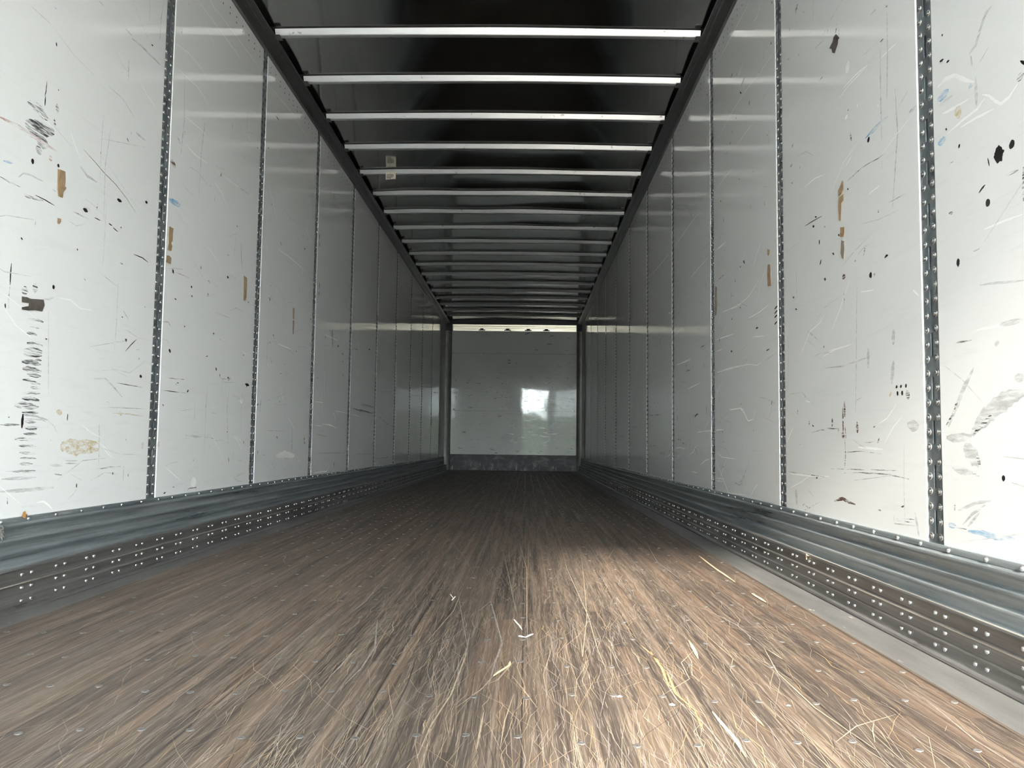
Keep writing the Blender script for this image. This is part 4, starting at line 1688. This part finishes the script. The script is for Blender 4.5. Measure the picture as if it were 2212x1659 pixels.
splinter(0, [972, 1285, 980, 1293, 976, 1298, 984, 1290], .004, 'white knotted thread on the floor left of the centre', 'white_bit', 'thread', 'thread_scrap')


def flake(u, v, r_, label):
    x, y = on_floor(u, v); b = MB(); rn = random.Random(int(u))
    k = 7
    ring = [(x + r_ * rn.uniform(.6, 1.1) * math.cos(2 * PI * i / k), y + r_ * rn.uniform(.6, 1.1) * math.sin(2 * PI * i / k), .0014) for i in range(k)]
    b.v += ring + [(x, y, .0014 + r_ * .4)]
    for i in range(k):
        b.f.append((i, (i + 1) % k, k)); b.m.append(0); b.sm.append(False)
    b.f.append(tuple(range(k - 1, -1, -1))); b.m.append(0); b.sm.append(False)
    tag(b.build('paper_flake', M['white_bit'], (x, y, .0014)), label, 'paper flake', 'white flakes on the floor')


flake(1338, 1506, .006, 'small white flake on the floor right of centre, beside a screw head')
flake(1452, 1524, .008, 'larger ragged white flake on the floor in front of the long splinter')
flake(1704, 1526, .005, 'round white flake on the floor between the long splinter and the right strip')

# leaf, lint and straw on the rails
b = MB()
y, z = on_x(-XL + .012, 52, 1112)
rn = random.Random(2)
k = 9
pts = []
for i in range(k):
    a = 2 * PI * i / k
    rr = .011 * rn.uniform(.6, 1.15)
    pts.append((-XL + .010 + .006 * rn.random(), y + rr * math.cos(a), z + 1.0 * rr * math.sin(a)))
b.v += pts + [(-XL + .019, y, z)] + [(-XL + .009, y, z)]
for i in range(k):
    b.f.append((i, (i + 1) % k, k)); b.f.append(((i + 1) % k, i, k + 1)); b.m += [0, 0]; b.sm += [False] * 2
tag(b.build('leaf', M['leaf'], (-XL + .012, y, z - .011)), 'tiny dry brown leaf caught on top of the left scuff band', 'leaf')
b = MB()
y, z = on_x(-XL + .025, 4, 1150)
rn = random.Random(9)
for i in range(26):
    a = rn.uniform(-.6, 1.9); L = rn.uniform(.012, .034)
    p0 = (-XL + .022, y + rn.gauss(0, .004), z + rn.gauss(0, .006))
    p1 = (-XL + .022 + rn.uniform(0, .008), p0[1] + L * math.cos(a) * .5, p0[2] - L * math.sin(a))
    w = rn.uniform(.0015, .004)
    b.v += [(p0[0], p0[1] - w, p0[2]), (p0[0], p0[1] + w, p0[2]), (p0[0] + .004, p0[1], p0[2] + w), (p1[0], p1[1], p1[2])]
    n0 = len(b.v) - 4
    for f_ in ((0, 1, 3), (1, 2, 3), (2, 0, 3), (0, 2, 1)):
        b.f.append(tuple(n0 + q for q in f_)); b.m.append(0); b.sm.append(False)
tag(b.build('lint_tuft', M['web'], (-XL + .022, y, z)), 'grey tuft of lint snagged on the left scuff band', 'lint')
b = MB()
y, z = on_x(XR - .047, 1744, 1201)
P3 = [(XR - .050, y, z - .012), (XR - .053, y - .004, z + .002), (XR - .056, y - .014, z + .008), (XR - .052, y - .022, z + .003)]
for (p, q) in zip(P3, P3[1:]):
    n0 = len(b.v); w = .0016
    for r_ in (p, q): b.v += [(r_[0] - w, r_[1], r_[2]), (r_[0] + w, r_[1] + w, r_[2] + w), (r_[0] + w, r_[1] - w, r_[2])]
    for j in range(3):
        j2 = (j + 1) % 3
        b.f.append((n0 + j, n0 + j2, n0 + 3 + j2, n0 + 3 + j)); b.m.append(0); b.sm.append(True)
tag(b.build('straw', M['straw'], (XR - .05, y, z - .012)), 'bent pale straw caught on the ledge of the right base rail', 'straw')
